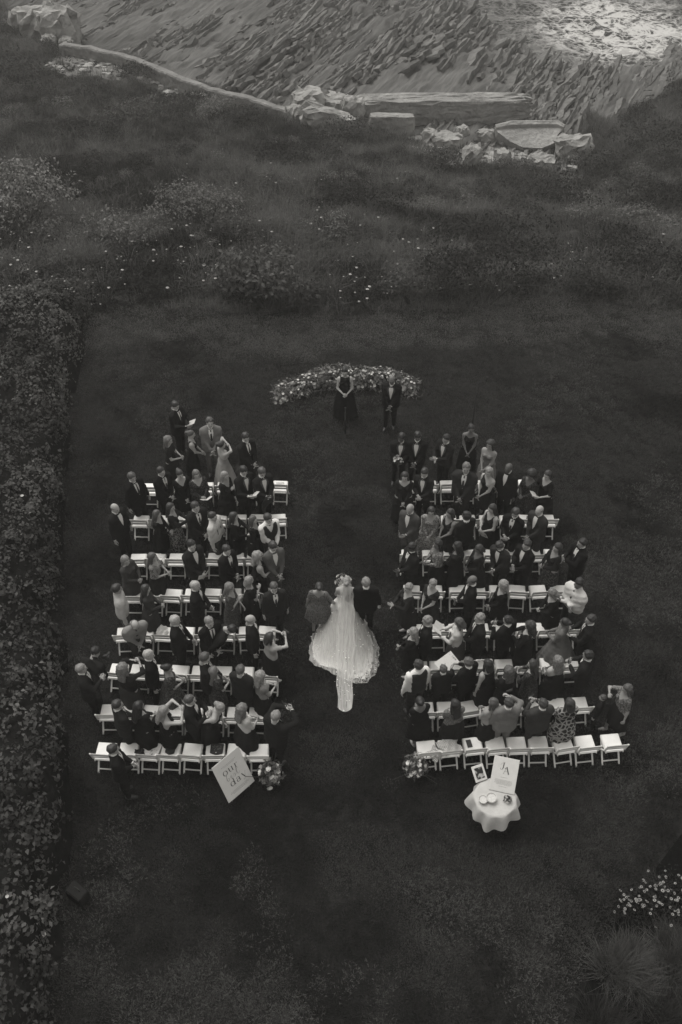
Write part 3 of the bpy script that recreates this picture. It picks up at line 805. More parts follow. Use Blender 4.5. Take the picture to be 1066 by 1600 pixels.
SHR = [(415, 478, 1.7, 1.1, 1.5, 1200, .17, .085, 'broad leafed dark shrub at the lawn edge behind the flower arrangement', 0),
       (470, 480, .8, .6, .7, 400, .13, .06, 'small shrub right of the broad leafed dark shrub', 0),
       (40, 360, 2.6, 1.7, 2.4, 2200, .15, .17, 'tall pale leafed shrub at the left picture edge', 0),
       (190, 385, 1.9, 1.3, 1.3, 1200, .12, .13, 'pale bushy shrub mid slope left, nearest the tall pale shrub', 0),
       (320, 355, 2.3, 1.5, 1.6, 1500, .12, .14, 'wide pale shrub in the middle of the left slope', 0),
       (365, 372, 1.1, .9, .9, 500, .11, .07, 'darker shrub at the right foot of the wide pale shrub', 0),
       (105, 505, 1.3, 1.0, 1.2, 1100, .08, .05, 'white flowering rose bush at the far end of the hedge', 14),
       (640, 470, 1.1, .8, 1.1, 700, .11, .07, 'feathery shrub at the lawn edge right of centre', 0),
       (760, 468, 2.3, 1.4, 2.0, 2000, .11, .024, 'large dark shrub at the lawn edge on the right', 0),
       (690, 462, 1.5, 1.0, 1.5, 1200, .10, .03, 'dark shrub left of the large dark shrub', 0),
       (840, 425, 1.6, 1.2, 1.2, 1000, .12, .055, 'shrub behind the large dark shrub on the right', 0),
       (930, 455, 1.8, 1.1, 1.2, 1100, .10, .05, 'low shrub near the right lawn edge', 0),
       (1010, 420, 1.9, 1.4, 1.4, 1100, .12, .026, 'dark shrub near the right picture edge', 0),
       (890, 330, 2.3, 1.7, 1.5, 1300, .13, .028, 'dark rounded shrub high on the right slope', 0),
       (1000, 320, 2.2, 1.6, 1.3, 1200, .13, .045, 'spreading shrub right of the dark rounded shrub', 0),
       (600, 330, 1.9, 1.4, 1.0, 1000, .12, .024, 'low dark shrub in the middle of the slope', 0),
       (425, 262, 2.2, 1.8, 1.1, 1100, .14, .024, 'dark shrub below the middle of the sea wall', 0),
       (215, 190, 2.4, 1.8, 1.2, 1100, .15, .08, 'pale shrub beside the sand patch', 0),
       (300, 175, 1.6, 1.2, .8, 700, .14, .05, 'low shrub on the sand under the sea wall', 0),
       (215, 122, 1.7, 1.2, .9, 600, .15, .045, 'small shrub in the middle of the pale sand', 0),
       (35, 130, 3.2, 2.6, 1.6, 1500, .17, .035, 'dark thicket at the upper left edge', 0),
       (690, 260, 1.5, 1.1, .9, 800, .13, .065, 'spiky shrub in front of the rubble', 0),
       (940, 270, 2.3, 1.6, 1.1, 1200, .14, .04, 'dark shrub right of the low pale rock', 0),
       (1030, 235, 2.6, 1.9, 1.3, 1300, .15, .035, 'dark thicket at the upper right edge', 0),
       (540, 215, 2.0, 1.4, .9, 900, .14, .05, 'shrub growing below the boulders', 0),
       (390, 195, 1.8, 1.2, .9, 800, .14, .04, 'shrub against the lower sea wall', 0)]
for i, (px, py, rx, ry, h_, n_, sz, v, lab, fw) in enumerate(SHR):
    shrub(sight_ground(px, py), rx, ry, h_, n_, sz, v, lab, 500 + i, 5 + i % 3, flowers=fw)

# long hedge down the left side of the lawn
HE = [spot(138, 500, 0), spot(112, 620, 0), spot(104, 700, 0), spot(93, 830, 0), spot(96, 960, 0), spot(102, 1080, 0), spot(100, 1200, 0), spot(107, 1300, 0), spot(92, 1420, 0), spot(88, 1560, 0), spot(80, 1700, 0)]
HE = np.array(HE); HE = HE[np.argsort(HE[:, 1])]
def hedge_edge(y): return np.interp(y, HE[:, 1], HE[:, 0])
HEDGE_H = 1.25
def hedge_top(x, y):
    d = hedge_edge(y) + (fbm(y * 0.9, y * 0 + 2, 3, 6) - .5) * 1.1 - x
    prof = np.clip(d / 0.45, 0, 1); prof = np.sqrt(np.maximum(1 - (1 - prof) ** 2, 0))
    lump = 0.85 * (fbm(x * 0.9, y * 0.9, 3, 12) - .5) + .22 * (fbm(x * 3.2, y * 3.2, 2, 15) - .5)
    fade = np.clip((27.2 - y) / 1.5, 0.25, 1)
    return (HEDGE_H * prof * fade + lump * prof) * (d > 0)
hedge = empty('hedge', (hedge_edge(14.0) - 2, 14.0, 0)); tag(hedge, 'long dense leafy hedge along the left side of the lawn', 'hedge')
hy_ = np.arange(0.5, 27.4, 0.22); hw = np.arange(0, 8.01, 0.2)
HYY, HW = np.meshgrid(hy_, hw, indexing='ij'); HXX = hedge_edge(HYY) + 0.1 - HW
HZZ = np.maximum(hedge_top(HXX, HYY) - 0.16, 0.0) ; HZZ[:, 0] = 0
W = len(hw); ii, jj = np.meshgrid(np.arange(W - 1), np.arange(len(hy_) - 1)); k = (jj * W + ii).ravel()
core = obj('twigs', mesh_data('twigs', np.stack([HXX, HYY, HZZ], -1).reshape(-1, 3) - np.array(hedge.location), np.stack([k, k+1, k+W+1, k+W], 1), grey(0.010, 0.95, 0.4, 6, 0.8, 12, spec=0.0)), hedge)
n_c = 5200
cy_ = rs.uniform(0.8, 27.3, n_c); cw = rs.uniform(0, 1, n_c) ** 1.15 * 6.2; cx_ = hedge_edge(cy_) + .25 - cw
sel = hedge_top(cx_, cy_) > 0.08; cy_, cx_ = cy_[sel], cx_[sel]
cz_ = hedge_top(cx_, cy_)
side = rs.uniform(size=len(cx_)) < 0.12
# clumps down the lawn-side face
sy_ = rs.uniform(0.8, 27.3, 900); sx_ = hedge_edge(sy_) + rs.uniform(-.32, .05, 900); sz_ = rs.uniform(.08, .95, 900)
sel = hedge_top(sx_ - .25, sy_) > .2; sy_, sx_, sz_ = sy_[sel], sx_[sel], sz_[sel]
P0 = np.concatenate([np.stack([cx_, cy_, cz_], 1), np.stack([sx_, sy_, sz_], 1)])
g = 0.06
gxn = (hedge_top(cx_ + g, cy_) - hedge_top(cx_ - g, cy_)) / (2 * g); gyn = (hedge_top(cx_, cy_ + g) - hedge_top(cx_, cy_ - g)) / (2 * g)
Nn = np.concatenate([np.stack([-np.clip(gxn, -1.5, 1.5), -np.clip(gyn, -1.5, 1.5), np.ones_like(gxn)], 1), np.tile([1.0, 0, .35], (len(sx_), 1))])
Nn /= np.linalg.norm(Nn, axis=1)[:, None]
per = 9
Pc = np.repeat(P0, per, 0); Nc = np.repeat(Nn, per, 0)
jd = rs.normal(size=Pc.shape) * .075; Pc = Pc + jd - Nc * (np.linalg.norm(jd, axis=1) * .5)[:, None] + Nc * rs.uniform(-.05, .05, len(Pc))[:, None]
Nl = Nc + jd / .075 * .55; Nl /= np.linalg.norm(Nl, axis=1)[:, None]
V, F = leaves(Pc, Nl, .098, rs, 1.5, .8)
tone_n = np.repeat(fbm(P0[:, 0] * .8, P0[:, 1] * .8, 3, 33) + rs.normal(size=len(P0)) * .05, per)
for lo_, hi_, v_ in ((-9, .44, .045), (.44, .56, .066), (.56, 9, .095)):
    sel = np.nonzero((tone_n >= lo_) & (tone_n < hi_))[0]
    Vs = V.reshape(-1, 5, 3)[sel].reshape(-1, 3); k = (np.arange(len(sel)) * 5)[:, None]
    Fs = np.concatenate([k + np.array([[0, 4, 1]]), k + np.array([[1, 4, 2]]), k + np.array([[0, 3, 4]]), k + np.array([[3, 2, 4]])])
    obj('foliage', mesh_data('foliage', Vs - np.array(hedge.location), Fs, leaf_mat(v_, 0.4)), hedge)
hp = np.concatenate([np.stack([cx_, cy_, cz_ + .08], 1)])[rs.integers(0, len(cx_), 46)]
fb = MB()
for p in hp:
    s_ = rs.uniform(.02, .045)
    for a in range(5):
        t0, t1 = 6.28 * a / 5, 6.28 * (a + .85) / 5
        fb.add([p, p + [s_ * math.cos(t0), s_ * math.sin(t0), .015], p + [s_ * math.cos(t1), s_ * math.sin(t1), .015]], [(0, 1, 2)])
bo = fb.build('blossoms', grey(0.4, 0.8), hedge); bo.location = -Vector(hedge.location); tag(bo, kind='stuff')

# lawn blades: short turf standing on the sheet
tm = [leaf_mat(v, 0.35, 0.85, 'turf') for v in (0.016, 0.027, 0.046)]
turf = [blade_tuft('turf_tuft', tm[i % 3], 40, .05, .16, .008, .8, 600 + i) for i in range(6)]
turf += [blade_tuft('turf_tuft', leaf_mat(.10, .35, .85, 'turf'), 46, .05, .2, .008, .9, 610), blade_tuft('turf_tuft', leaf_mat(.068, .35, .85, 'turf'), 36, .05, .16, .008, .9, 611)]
N = 30000
y = rs.uniform(1.0, 28, N); x = hedge_edge(y) + rs.uniform(0, 1, N) * (0.62 * (y * _cp + CAM_H * _sp) * 0.66 + 0.5 - hedge_edge(y))
bedp = [tuple(spot(a, b, 0)[:2]) for a, b in [(1075, 1290), (957, 1448), (935, 1500), (905, 1560), (880, 1660), (1200, 1660), (1250, 1290)]]
sel = (y < np.interp(x, lx, edge) - .05) & ~poly_in(bedp, x + .05, y - .05); x, y = x[sel], y[sel]
tn = fbm(x * 0.8, y * 0.8, 4, 81) + np.clip((y - 12) / 14, 0, 1) * .22  # turf lighter with distance: the brightening by haze is put into its tone
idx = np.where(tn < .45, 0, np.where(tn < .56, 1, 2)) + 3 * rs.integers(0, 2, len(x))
near_e = (np.interp(x, lx, edge) - y) < .7 + 2.2 * tn
idx = np.where(near_e & (rs.uniform(size=len(x)) < .75), 6, idx)
scuff = fbm(x * .6 + 7, y * .6, 4, 83) > .56
idx = np.where(scuff & (rs.uniform(size=len(x)) < .4), 7, idx)
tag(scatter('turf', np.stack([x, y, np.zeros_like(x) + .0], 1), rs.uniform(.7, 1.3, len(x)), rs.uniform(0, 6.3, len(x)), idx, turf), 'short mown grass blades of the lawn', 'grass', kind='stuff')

# planted bed in the lower right corner
bed_px = [(1075, 1290), (957, 1448), (935, 1500), (905, 1560), (880, 1660), (1200, 1660), (1250, 1290)]
bed_pts = [spot(a, b, 0) for a, b in bed_px]
mb = MB(); nb = len(bed_pts)
mb.add([(p[0], p[1], .035) for p in bed_pts] + [(p[0], p[1], -.03) for p in bed_pts], [tuple(range(nb)), ] + [(i, nb + i, nb + (i+1) % nb, (i+1) % nb) for i in range(nb)])
bed_o = mb.build('flower_bed', grey(0.004, 0.95, 0.5, 20, 0.6, 40, spec=0.0), None, False)
bm_fix = bed_o.data; bm_fix.flip_normals() if bm_fix.polygons[0].normal.z < 0 else None
tag(bed_o, 'black mulched planting bed in the lower right corner', 'flower bed', kind='structure')
def grass_clump(px, py, h_, r_, n_, v, label, seed, w=.0042):
    p = spot(px, py, 0.03); root = empty('grass_clump', p); tag(root, label, 'grass clump', 'ornamental grasses in the corner bed')
    r0 = np.random.default_rng(seed); V, F = [], []
    for i in range(n_):
        a = r0.uniform(0, 6.283); tw = r0.normal() * .35; L = h_ * r0.uniform(.7, 1.2); lean = abs(r0.normal()) * .55 + .1; a += r0.normal() * .25; q = r_ * .55 * math.sqrt(r0.uniform())
        sc_ = i % 4; bx, by = q * math.cos(a) + r_ * .5 * math.cos(sc_ * 2.1 + seed), q * math.sin(a) + r_ * .5 * math.sin(sc_ * 2.1 + seed); L *= (.75, 1, .9, .65)[sc_]; k_ = len(V)
        for s_ in range(5):
            dx, dy = math.cos(a + tw * s_ / 4), math.sin(a + tw * s_ / 4)
            t = s_ / 4; out_ = L * (lean * t * .55 + lean * t * t * .45) * .8; zz = L * (t - .42 * lean * t * t); ww = w * (1 - t * .85)
            V += [(bx + dx * out_ - dy * ww, by + dy * out_ + dx * ww, max(zz, .01)), (bx + dx * out_ + dy * ww, by + dy * out_ - dx * ww, max(zz, .01))]
        for s_ in range(4): F.append((k_ + 2*s_, k_ + 2*s_ + 1, k_ + 2*s_ + 3, k_ + 2*s_ + 2))
    obj('blades', mesh_data('blades', V, F, leaf_mat(v, .45, .7)), root)
    MB().tube([(0, 0, -.02), (0, 0, .1)], [r_ * .3, r_ * .22], 8).build('crown_base', grey(.02, .9), root)
grass_clump(975, 1520, .62, .45, 2600, .085, 'large arching grass clump on the left side of the corner bed', 1)
grass_clump(1058, 1505, .62, .45, 2400, .075, 'arching grass clump against the right picture edge', 2)
grass_clump(1022, 1392, .26, .2, 420, .08, 'small spiky grass clump above the white flowers', 3)
grass_clump(935, 1610, .6, .35, 1400, .035, 'dark grass clump at the bottom picture edge', 4)
grass_clump(1040, 1600, .7, .4, 1500, .035, 'dark grass clump in the bottom right corner', 5)
def flower_plant(px, py, rx, n_l, n_f, label, seed):
    p = spot(px, py, .03); root = empty('flowering_plant', p); tag(root, label, 'flowers', 'white flowering plants in the corner bed')
    r0 = np.random.default_rng(seed)
    q = r0.normal(size=(n_l, 3)) * np.array([rx * .5, rx * .42, .08]) + np.array([0, 0, .22]); d = r0.normal(size=(n_l, 3)) * .5 + np.array([0, 0, 1.]); d /= np.linalg.norm(d, axis=1)[:, None]
    V, F = leaves(q, d, .07, r0, 3.0); obj('leaves', mesh_data('leaves', V, F, leaf_mat(.02, .5)), root)
    for i in range(n_f):
        c_ = np.array([r0.normal() * rx * .42, r0.normal() * rx * .36, .36 + r0.uniform(-.06, .08)]); s_ = r0.uniform(.017, .03)
        fb = MB()
        for a in range(9):
            t0, t1 = 6.28 * a / 9, 6.28 * (a + .8) / 9
            fb.add([(0, 0, 0), (s_ * math.cos(t0), s_ * math.sin(t0), .01), (s_ * 1.05 * math.cos((t0+t1)/2), s_ * 1.05 * math.sin((t0+t1)/2), .006), (s_ * math.cos(t1), s_ * math.sin(t1), .01)], [(0, 1, 2, 3)])
        nf_ = len(fb.f); fb.tube([(0, 0, -.34), (0, 0, 0)], .004, 4, False); fb.tube([(0, 0, 0), (0, 0, .014)], s_ * .3, 6)
        o = fb.build('flower', [grey(.26, .8, .3), leaf_mat(.03, .4)], root)
        for p_ in o.data.polygons: p_.material_index = int(p_.index >= nf_); o.location = c_; o.rotation_euler = (r0.normal() * .3, r0.normal() * .3, r0.uniform(0, 6))
flower_plant(992, 1420, .55, 900, 44, 'white flowers at the left point of the black corner bed', 1)
flower_plant(1038, 1408, .55, 900, 48, 'white flowers in the middle of the corner bed', 2)
flower_plant(1072, 1436, .42, 520, 28, 'white flowers cut by the right picture edge', 3)

# ---------------------------------------------------------------- white folding chairs
M_WHITE = grey(0.66, 0.55, 0.06, 14)
M_PAD = grey(0.70, 0.5, 0.05, 7, 0.05, 20)
def seat_mesh():
    mb = MB(); mb.box((0, 0, 0), (.372, .385, .034), None, .012); mb.box((0, 0, .021), (.345, .36, .02), None, .008); return mb.data('seat', M_PAD, False)
CH = {}
CH['seat'] = seat_mesh()
CH['back_slat'] = MB().box((0, 0, 0), (.372, .018, .105), None, .006).data('back_slat', M_WHITE, False)
CH['lower_slat'] = MB().box((0, 0, 0), (.372, .016, .075), None, .005).data('back_slat', M_WHITE, False)
CH['post'] = MB().bar((0, .205, 0), (0, -.168, .48), .03, .036, (1, 0, 0)).bar((0, -.160, .465), (0, -.228, .748), .0295, .034, (1, 0, 0)).data('leg', M_WHITE, False)
CH['rear'] = MB().bar((0, -.215, 0), (0, .165, .435), .026, .034, (1, 0, 0)).data('leg', M_WHITE, False)
CH['stretch'] = MB().bar((-.18, 0, 0), (.18, 0, 0), .026, .026).data('stretcher', M_WHITE, False)
CH['rail'] = MB().bar((0, -.19, 0), (0, .19, 0), .03, .022, (1, 0, 0)).data('seat_rail', M_WHITE, False)
def chair(loc, rz, label, scale=1.0):
    t = empty('folding_chair', loc, rz); tag(t, label, 'chair', 'white folding chairs set out in rows')
    t.scale = (scale, scale, scale)
    obj('seat', CH['seat'], t, (0, .01, .445), (R(2.5), 0, 0))
    tilt = math.atan2(.44, .745)
    obj('back_slat', CH['back_slat'], t, (0, -.214, .690), (R(13.5), 0, 0))
    obj('back_slat', CH['lower_slat'], t, (0, -.190, .578), (R(13.5), 0, 0))
    for s in (-1, 1):
        obj('leg', CH['post'], t, (s * .199, 0, 0))
        obj('leg', CH['rear'], t, (s * .168, 0, 0))
        obj('seat_rail', CH['rail'], t, (s * .172, 0, .415))
    obj('stretcher', CH['stretch'], t, (0, -.155, .07)); obj('stretcher', CH['stretch'], t, (0, .165, .07))
    return t
ORD = ['first', 'second', 'third', 'fourth', 'fifth', 'sixth', 'seventh', 'eighth', 'ninth']
ROWS = {   # seat left edges across the photograph, heights of the seat front edge at both ends, seat width
 ('left', 0): ([223 + 29 * i for i in range(8)], 756, 752, 26.0),
 ('left', 1): ([209 + 30.3 * i for i in range(8)], 806, 804, 26.5),
 ('left', 2): ([204.8 + 30.2 * i for i in range(8)], 866, 864, 26.5),
 ('left', 3): ([198.5 + 30.5 * i for i in range(8)], 922, 919, 27.5),
 ('left', 4): ([183.4 + 31.6 * i for i in range(8)], 981, 979, 28),
 ('left', 5): ([174.7, 206.7, 240, 269.2, 301.2, 335.2, 370, 408.8], 1038, 1043, 28.5),
 ('left', 6): ([159.4, 192.8, 225, 257.6, 290, 322.6, 356, 390], 1101, 1106, 29.5),
 ('left', 7): ([154.1, 188.8, 222.3, 254.5, 288.5, 322.6, 357, 391], 1161, 1163, 30),
 ('right', 0): ([627, 657, 686, 716, 745.5, 776, 808], 752, 750, 25.5),
 ('right', 1): ([625.8, 656.6, 687, 716.4, 746.9, 778, 808, 839.4], 806, 805, 26.5),
 ('right', 2): ([626.5, 658, 690.5, 721.7, 754, 785.6, 817, 848], 860, 859, 27),
 ('right', 3): ([629.5, 664, 700, 731, 763, 794, 824.6, 857.7], 915, 915, 27.5),
 ('right', 4): ([634.9, 667, 700, 735, 771, 804.6, 836, 868], 976, 973, 28),
 ('right', 5): ([639.3, 670, 702, 734, 771.7, 806, 842, 873], 1034, 1028, 28.5),
 ('right', 6): ([647.6, 681.7, 714.4, 750.6, 785, 818.4, 851.9, 885.7], 1098, 1090, 29.5),
 ('right', 7): ([649.6, 683, 721, 756, 790, 824, 860, 895, 936.7], 1158, 1147, 30)}
CHAIRS = {}
cr_ = random.Random(4)
for (side, r_), (xs, y0, y1, w_) in ROWS.items():
    pts = []
    for i, xl in enumerate(xs):
        yy = y0 + (y1 - y0) * i / (len(xs) - 1)
        if (side, r_) == ('right', 7): yy = [1158, 1156, 1153, 1152.5, 1152, 1151, 1151, 1150, 1147.5][i]
        pts.append(spot(xl + w_ / 2, yy, .45))
    pts = np.array(pts)
    for i, p in enumerate(pts):
        a = pts[max(i - 2, 0)]; b_ = pts[min(i + 2, len(pts) - 1)]
        rz = math.atan2(b_[1] - a[1], b_[0] - a[0]) * .8 + cr_.gauss(0, .045)
        if side == 'left': rz -= R(2.0)
        if (side, r_) == ('right', 7): rz += R([3, 4, 2, 2, 1, 1, 3, 4, 6][i])
        f_ = np.array([-math.sin(rz), math.cos(rz), 0]); loc = p - f_ * .20; loc[2] = 0
        fromaisle = (len(pts) - i) if side == 'left' else i + 1
        CHAIRS[(side, r_, i)] = chair(loc, rz, 'white folding chair, %s block, %s chair row from the altar, %s from the aisle' % (side, ORD[r_], ORD[fromaisle - 1]))

# ---------------------------------------------------------------- people
def surface_nets(F, o, h):
    ins = F < 0
    c = [F[a:F.shape[0]-1+a, b_:F.shape[1]-1+b_, d:F.shape[2]-1+d] for a in (0, 1) for b_ in (0, 1) for d in (0, 1)]
    cnt = sum((q < 0).astype(np.int8) for q in c)
    act = (cnt > 0) & (cnt < 8)
    I, J, K = np.nonzero(act)
    vals = np.stack([q[I, J, K] for q in c], 1)
    corner = np.array([(a, b_, d) for a in (0, 1) for b_ in (0, 1) for d in (0, 1)], float)
    acc = np.zeros((len(I), 3)); num = np.zeros(len(I))
    for a in range(8):
        for b_ in range(a + 1, 8):
            if np.abs(corner[a] - corner[b_]).sum() != 1: continue
            fa, fb = vals[:, a], vals[:, b_]; m = (fa < 0) != (fb < 0)
            t = np.where(m, fa / np.where(m, fa - fb, 1), 0)
            acc += np.where(m[:, None], corner[a] + t[:, None] * (corner[b_] - corner[a]), 0); num += m
    V = (acc / num[:, None] + np.stack([I, J, K], 1)) * h + np.array(o)
    vid = np.full(act.shape, -1, np.int64); vid[I, J, K] = np.arange(len(I))
    Q = []
    for ax in range(3):
        s0 = [slice(None)] * 3; s1 = [slice(None)] * 3; s0[ax] = slice(0, -1); s1[ax] = slice(1, None)
        d = ins[tuple(s0)] != ins[tuple(s1)]
        e = np.array(np.nonzero(d)).T
        b1, b2 = [(1, 2), (2, 0), (0, 1)][ax]
        e = e[(e[:, b1] > 0) & (e[:, b2] > 0) & (e[:, b1] < F.shape[b1] - 1) & (e[:, b2] < F.shape[b2] - 1)]
        fl = ins[e[:, 0], e[:, 1], e[:, 2]]
        q = []
        for o1, o2 in ((-1, -1), (0, -1), (0, 0), (-1, 0)):
            g_ = e.copy(); g_[:, b1] += o1; g_[:, b2] += o2; q.append(vid[g_[:, 0], g_[:, 1], g_[:, 2]])
        q = np.stack(q, 1); q[~fl] = q[~fl][:, ::-1]; Q.append(q)
    Q = np.concatenate(Q); Q = Q[(Q >= 0).all(1)]
    return V, Q

def tcap(P, a, b_, ra, rb, sy=1.0):
    a = np.asarray(a, np.float32); b_ = np.asarray(b_, np.float32)
    d = b_ - a
    px, py, pz = P[0] - a[0], (P[1] - a[1]) / sy, P[2] - a[2]
    dy = d[1] / sy
    L2 = d[0] * d[0] + dy * dy + d[2] * d[2] + 1e-9
    t = np.clip((px * d[0] + py * dy + pz * d[2]) / L2, 0, 1)
    q = np.sqrt((px - t * d[0]) ** 2 + (py - t * dy) ** 2 + (pz - t * d[2]) ** 2) - (ra + (rb - ra) * t)
    return q * (0.5 + 0.5 * sy) if sy < 1 else q
def ell(P, c, r):
    x, y, z = (P[0] - c[0]) / r[0], (P[1] - c[1]) / r[1], (P[2] - c[2]) / r[2]
    return (np.sqrt(x*x + y*y + z*z) - 1) * min(r)
def smin(a, b_, k):
    h = np.clip(.5 + .5 * (b_ - a) / k, 0, 1)
    return b_ + (a - b_) * h - k * h * (1 - h)
def grid(lo, hi, h):
    ax = [np.arange(lo[i] - 2 * h, hi[i] + 2.5 * h, h, dtype=np.float32) for i in range(3)]
    return np.meshgrid(*ax, indexing='ij'), np.array([q[0] for q in ax])

# --- heads and hair, shared shapes in head space (origin mid skull, face to +y)
def head_sdf(P, f):
    d = ell(P, (0, -.012, .022), (.076, .096, .094))
    d = smin(d, ell(P, (0, .022, -.035), (.060 if f else .064, .070, .086)), .03)
    d = smin(d, tcap(P, (-.014, .052, -.098), (.014, .052, -.098), .022 if f else .028, .022 if f else .028), .03)
    d = smin(d, tcap(P, (-.034, .080, .020), (.034, .080, .020), .011, .011), .02)
    for s in (-1, 1):
        d = smin(d, ell(P, (s * .043, .068, -.028), (.022, .02, .018)), .015)
        d = smin(d, ell(P, (s * .078, -.006, -.012), (.011, .021, .032)), .006)
        d = np.maximum(d, -ell(P, (s * .031, .101, .003), (.016, .014, .011)))
    d = smin(d, tcap(P, (0, .090, .006), (0, .108, -.030), .008, .014), .012)
    d = smin(d, tcap(P, (-.02, .088, -.062), (.02, .088, -.062), .009, .009), .01)
    return d
def _head(f):
    P, o = grid((-.1, -.13, -.15), (.1, .14, .14), .0145)
    d = head_sdf(P, f); d = smin(d, tcap(P, (0, -.015, -.06), (0, -.03, -.2), .05 if f else .056, .048 if f else .06), .02)
    d = np.maximum(d, -(P[2] + .155))
    V, Q = surface_nets(d, o, .0145)
    mb = MB()
    for s in (-1, 1):
        mb.tube([(s * .031 - .008, .083, .003), (s * .031, .0865, .003), (s * .031 + .008, .083, .003)], [.004, .009, .004], 6)
        mb.tube([(s * .018, .094, .021), (s * .034, .092, .025), (s * .050, .082, .021)], [.003, .0045, .003], 4)
    return V, Q, np.array(mb.v), mb.f
HEADS = {'m': _head(False), 'f': _head(True)}
def _hair(style):
    h = .016
    lo, hi = (-.17, -.2, -.42), (.17, .16, .2)
    P, o = grid(lo, hi, h)
    x, y, z = P
    cap = ell(P, (0, -.016, .028), (.089, .106, .101))
    front = .75 * y - .66 * z - .010
    lock = .006 * np.sin(70 * x + 30 * z) * np.sin(55 * y + 8 * z)
    if style == 'short':
        d = np.maximum(np.maximum(cap + lock * 1.5 - .002, front + .004 * np.sin(90 * x)), -(z + .08 + .012 * np.cos(30 * x)))
    elif style == 'bald':
        d = np.maximum(np.maximum(np.maximum(cap + .006, front - .0), -(z + .085)), z - .045)
    elif style == 'bun':
        d = smin(np.maximum(np.maximum(cap, front), -(z + .07)), ell(P, (0, -.118, .045), (.055, .048, .052)) + lock, .02)
    elif style == 'afro':
        d = np.maximum(ell(P, (0, -.03, .05), (.142, .14, .135)) + .012 * np.sin(60 * x) * np.sin(60 * y) * np.sin(60 * z), front - .012)
    else:
        Lg = {'bob': -.13, 'long': -.34, 'curly': -.24}[style]
        w = {'bob': .085, 'long': .09, 'curly': .105}[style]
        drape = tcap(P, (-.03, -.055, .0), (-.03, -.085, Lg), w * .8, w * .62, .62)
        drape = smin(drape, tcap(P, (.03, -.055, .0), (.03, -.085, Lg), w * .8, w * .62, .62), .03)
        for s in (-1, 1):
            drape = smin(drape, tcap(P, (s * .075, .0, .01), (s * .1, -.01, max(Lg, -.24)), .026, .03), .03)
        if style == 'curly':
            lock = .014 * np.sin(55 * x + 20 * z) * np.sin(50 * y + 35 * z) * np.sin(60 * z + 20 * x)
            cap = ell(P, (0, -.022, .03), (.108, .118, .112))
        d = smin(np.maximum(cap, front), np.maximum(drape, .75 * y - .66 * np.maximum(z, -.02) - .03), .025) + lock
    d = np.maximum(d, -head_sdf(P, True) - .012)
    V, Q = surface_nets(d, o, h)
    return V, Q
HAIR_RAW = {s: _hair(s) for s in ('short', 'bald', 'bun', 'afro', 'bob', 'long', 'curly')}

# --- a hand: palm, four unequal fingers, thumb from the side; wrist at origin, fingers along +y, palm facing -z
def _hand(curl):
    mb = MB()
    rings = []
    for yy, w, t in ((-.015, .046, .036), (.03, .072, .032), (.07, .082, .028), (.098, .076, .022)):
        rings.append([(w/2*math.cos(a), yy, t/2*math.sin(a)) for a in [2*math.pi*k_/8 for k_ in range(8)]])
    f = [tuple(range(8)), tuple(reversed(range(24, 32)))]
    for i in range(3): f += [(i*8+k_, (i+1)*8+k_, (i+1)*8+(k_+1) % 8, i*8+(k_+1) % 8) for k_ in range(8)]
    mb.add([q for r_ in rings for q in r_], f)
    for fx, L in ((-.029, .062), (-.01, .078), (.01, .083), (.029, .072)):
        p = np.array([fx, .09, 0.]); pts = [p.copy()]; a = .12
        for s_ in range(3):
            a += curl * (.8 + .2 * s_); seg = L * (.45, .32, .23)[s_]
            p = p + seg * np.array([fx * .5, math.cos(a), -math.sin(a)]); pts.append(p.copy())
        mb.tube(pts, [.0098, .0094, .0086, .0062], 5)
    mb.tube([(.026, .015, -.004), (.05, .045, -.014), (.057, .075, -.022), (.052, .096, -.03)], [.014, .012, .0105, .0075], 5)
    return np.array(mb.v), mb.f
HAND = {'relaxed': _hand(.28), 'grip': _hand(.75), 'flat': _hand(.06)}

def ik(sh, hand, l1, l2, pole):
    sh, hand = np.array(sh, float), np.array(hand, float)
    d = hand - sh; L = np.linalg.norm(d)
    if L > (l1 + l2) * .995: hand = sh + d / L * (l1 + l2) * .995; d = hand - sh; L = np.linalg.norm(d)
    u = d / L; a = (l1*l1 - l2*l2 + L*L) / (2*L); h = math.sqrt(max(l1*l1 - a*a, 1e-6))
    p = np.array(pole, float); p = p - u * p.dot(u); p /= np.linalg.norm(p)
    return sh + u * a + p * h, hand

POSES = {   # right hand, left hand, curl; in metres for a 1.75 m figure facing +y
 'clasp': ((.035, .25, .96), (-.035, .265, .98), 'relaxed'), 'sides': ((.29, .04, .80), (-.29, .03, .80), 'relaxed'),
 'clap': ((.03, .36, 1.19), (-.03, .37, 1.21), 'flat'), 'phone': ((.07, .36, 1.50), (-.06, .34, 1.48), 'grip'),
 'phone_low': ((.05, .32, 1.25), (-.06, .30, 1.22), 'grip'), 'read': ((.11, .33, 1.12), (-.11, .33, 1.12), 'grip'),
 'chest': ((.03, .20, 1.27), (-.06, .25, 1.0), 'relaxed'), 'behind': ((.06, -.17, .92), (-.06, -.17, .92), 'relaxed'),
 'hold': ((.05, .28, 1.08), (-.05, .28, 1.06), 'grip'), 'one_up': ((.12, .30, 1.38), (-.29, .03, .80), 'grip'),
 'arm_right': ((.34, .10, .98), (-.28, .05, .82), 'grip'), 'arm_left': ((.28, .05, .82), (-.34, .10, .98), 'grip'),
 'pocket': ((.21, .06, .86), (-.05, .22, 1.0), 'relaxed'), 'face': ((.07, .20, 1.55), (-.07, .2, 1.52), 'relaxed'),
 'reach_back': ((.20, -.52, .82), (-.08, .3, .95), 'grip'), 'crossed': ((-.12, .19, 1.14), (.12, .21, 1.10), 'relaxed')}

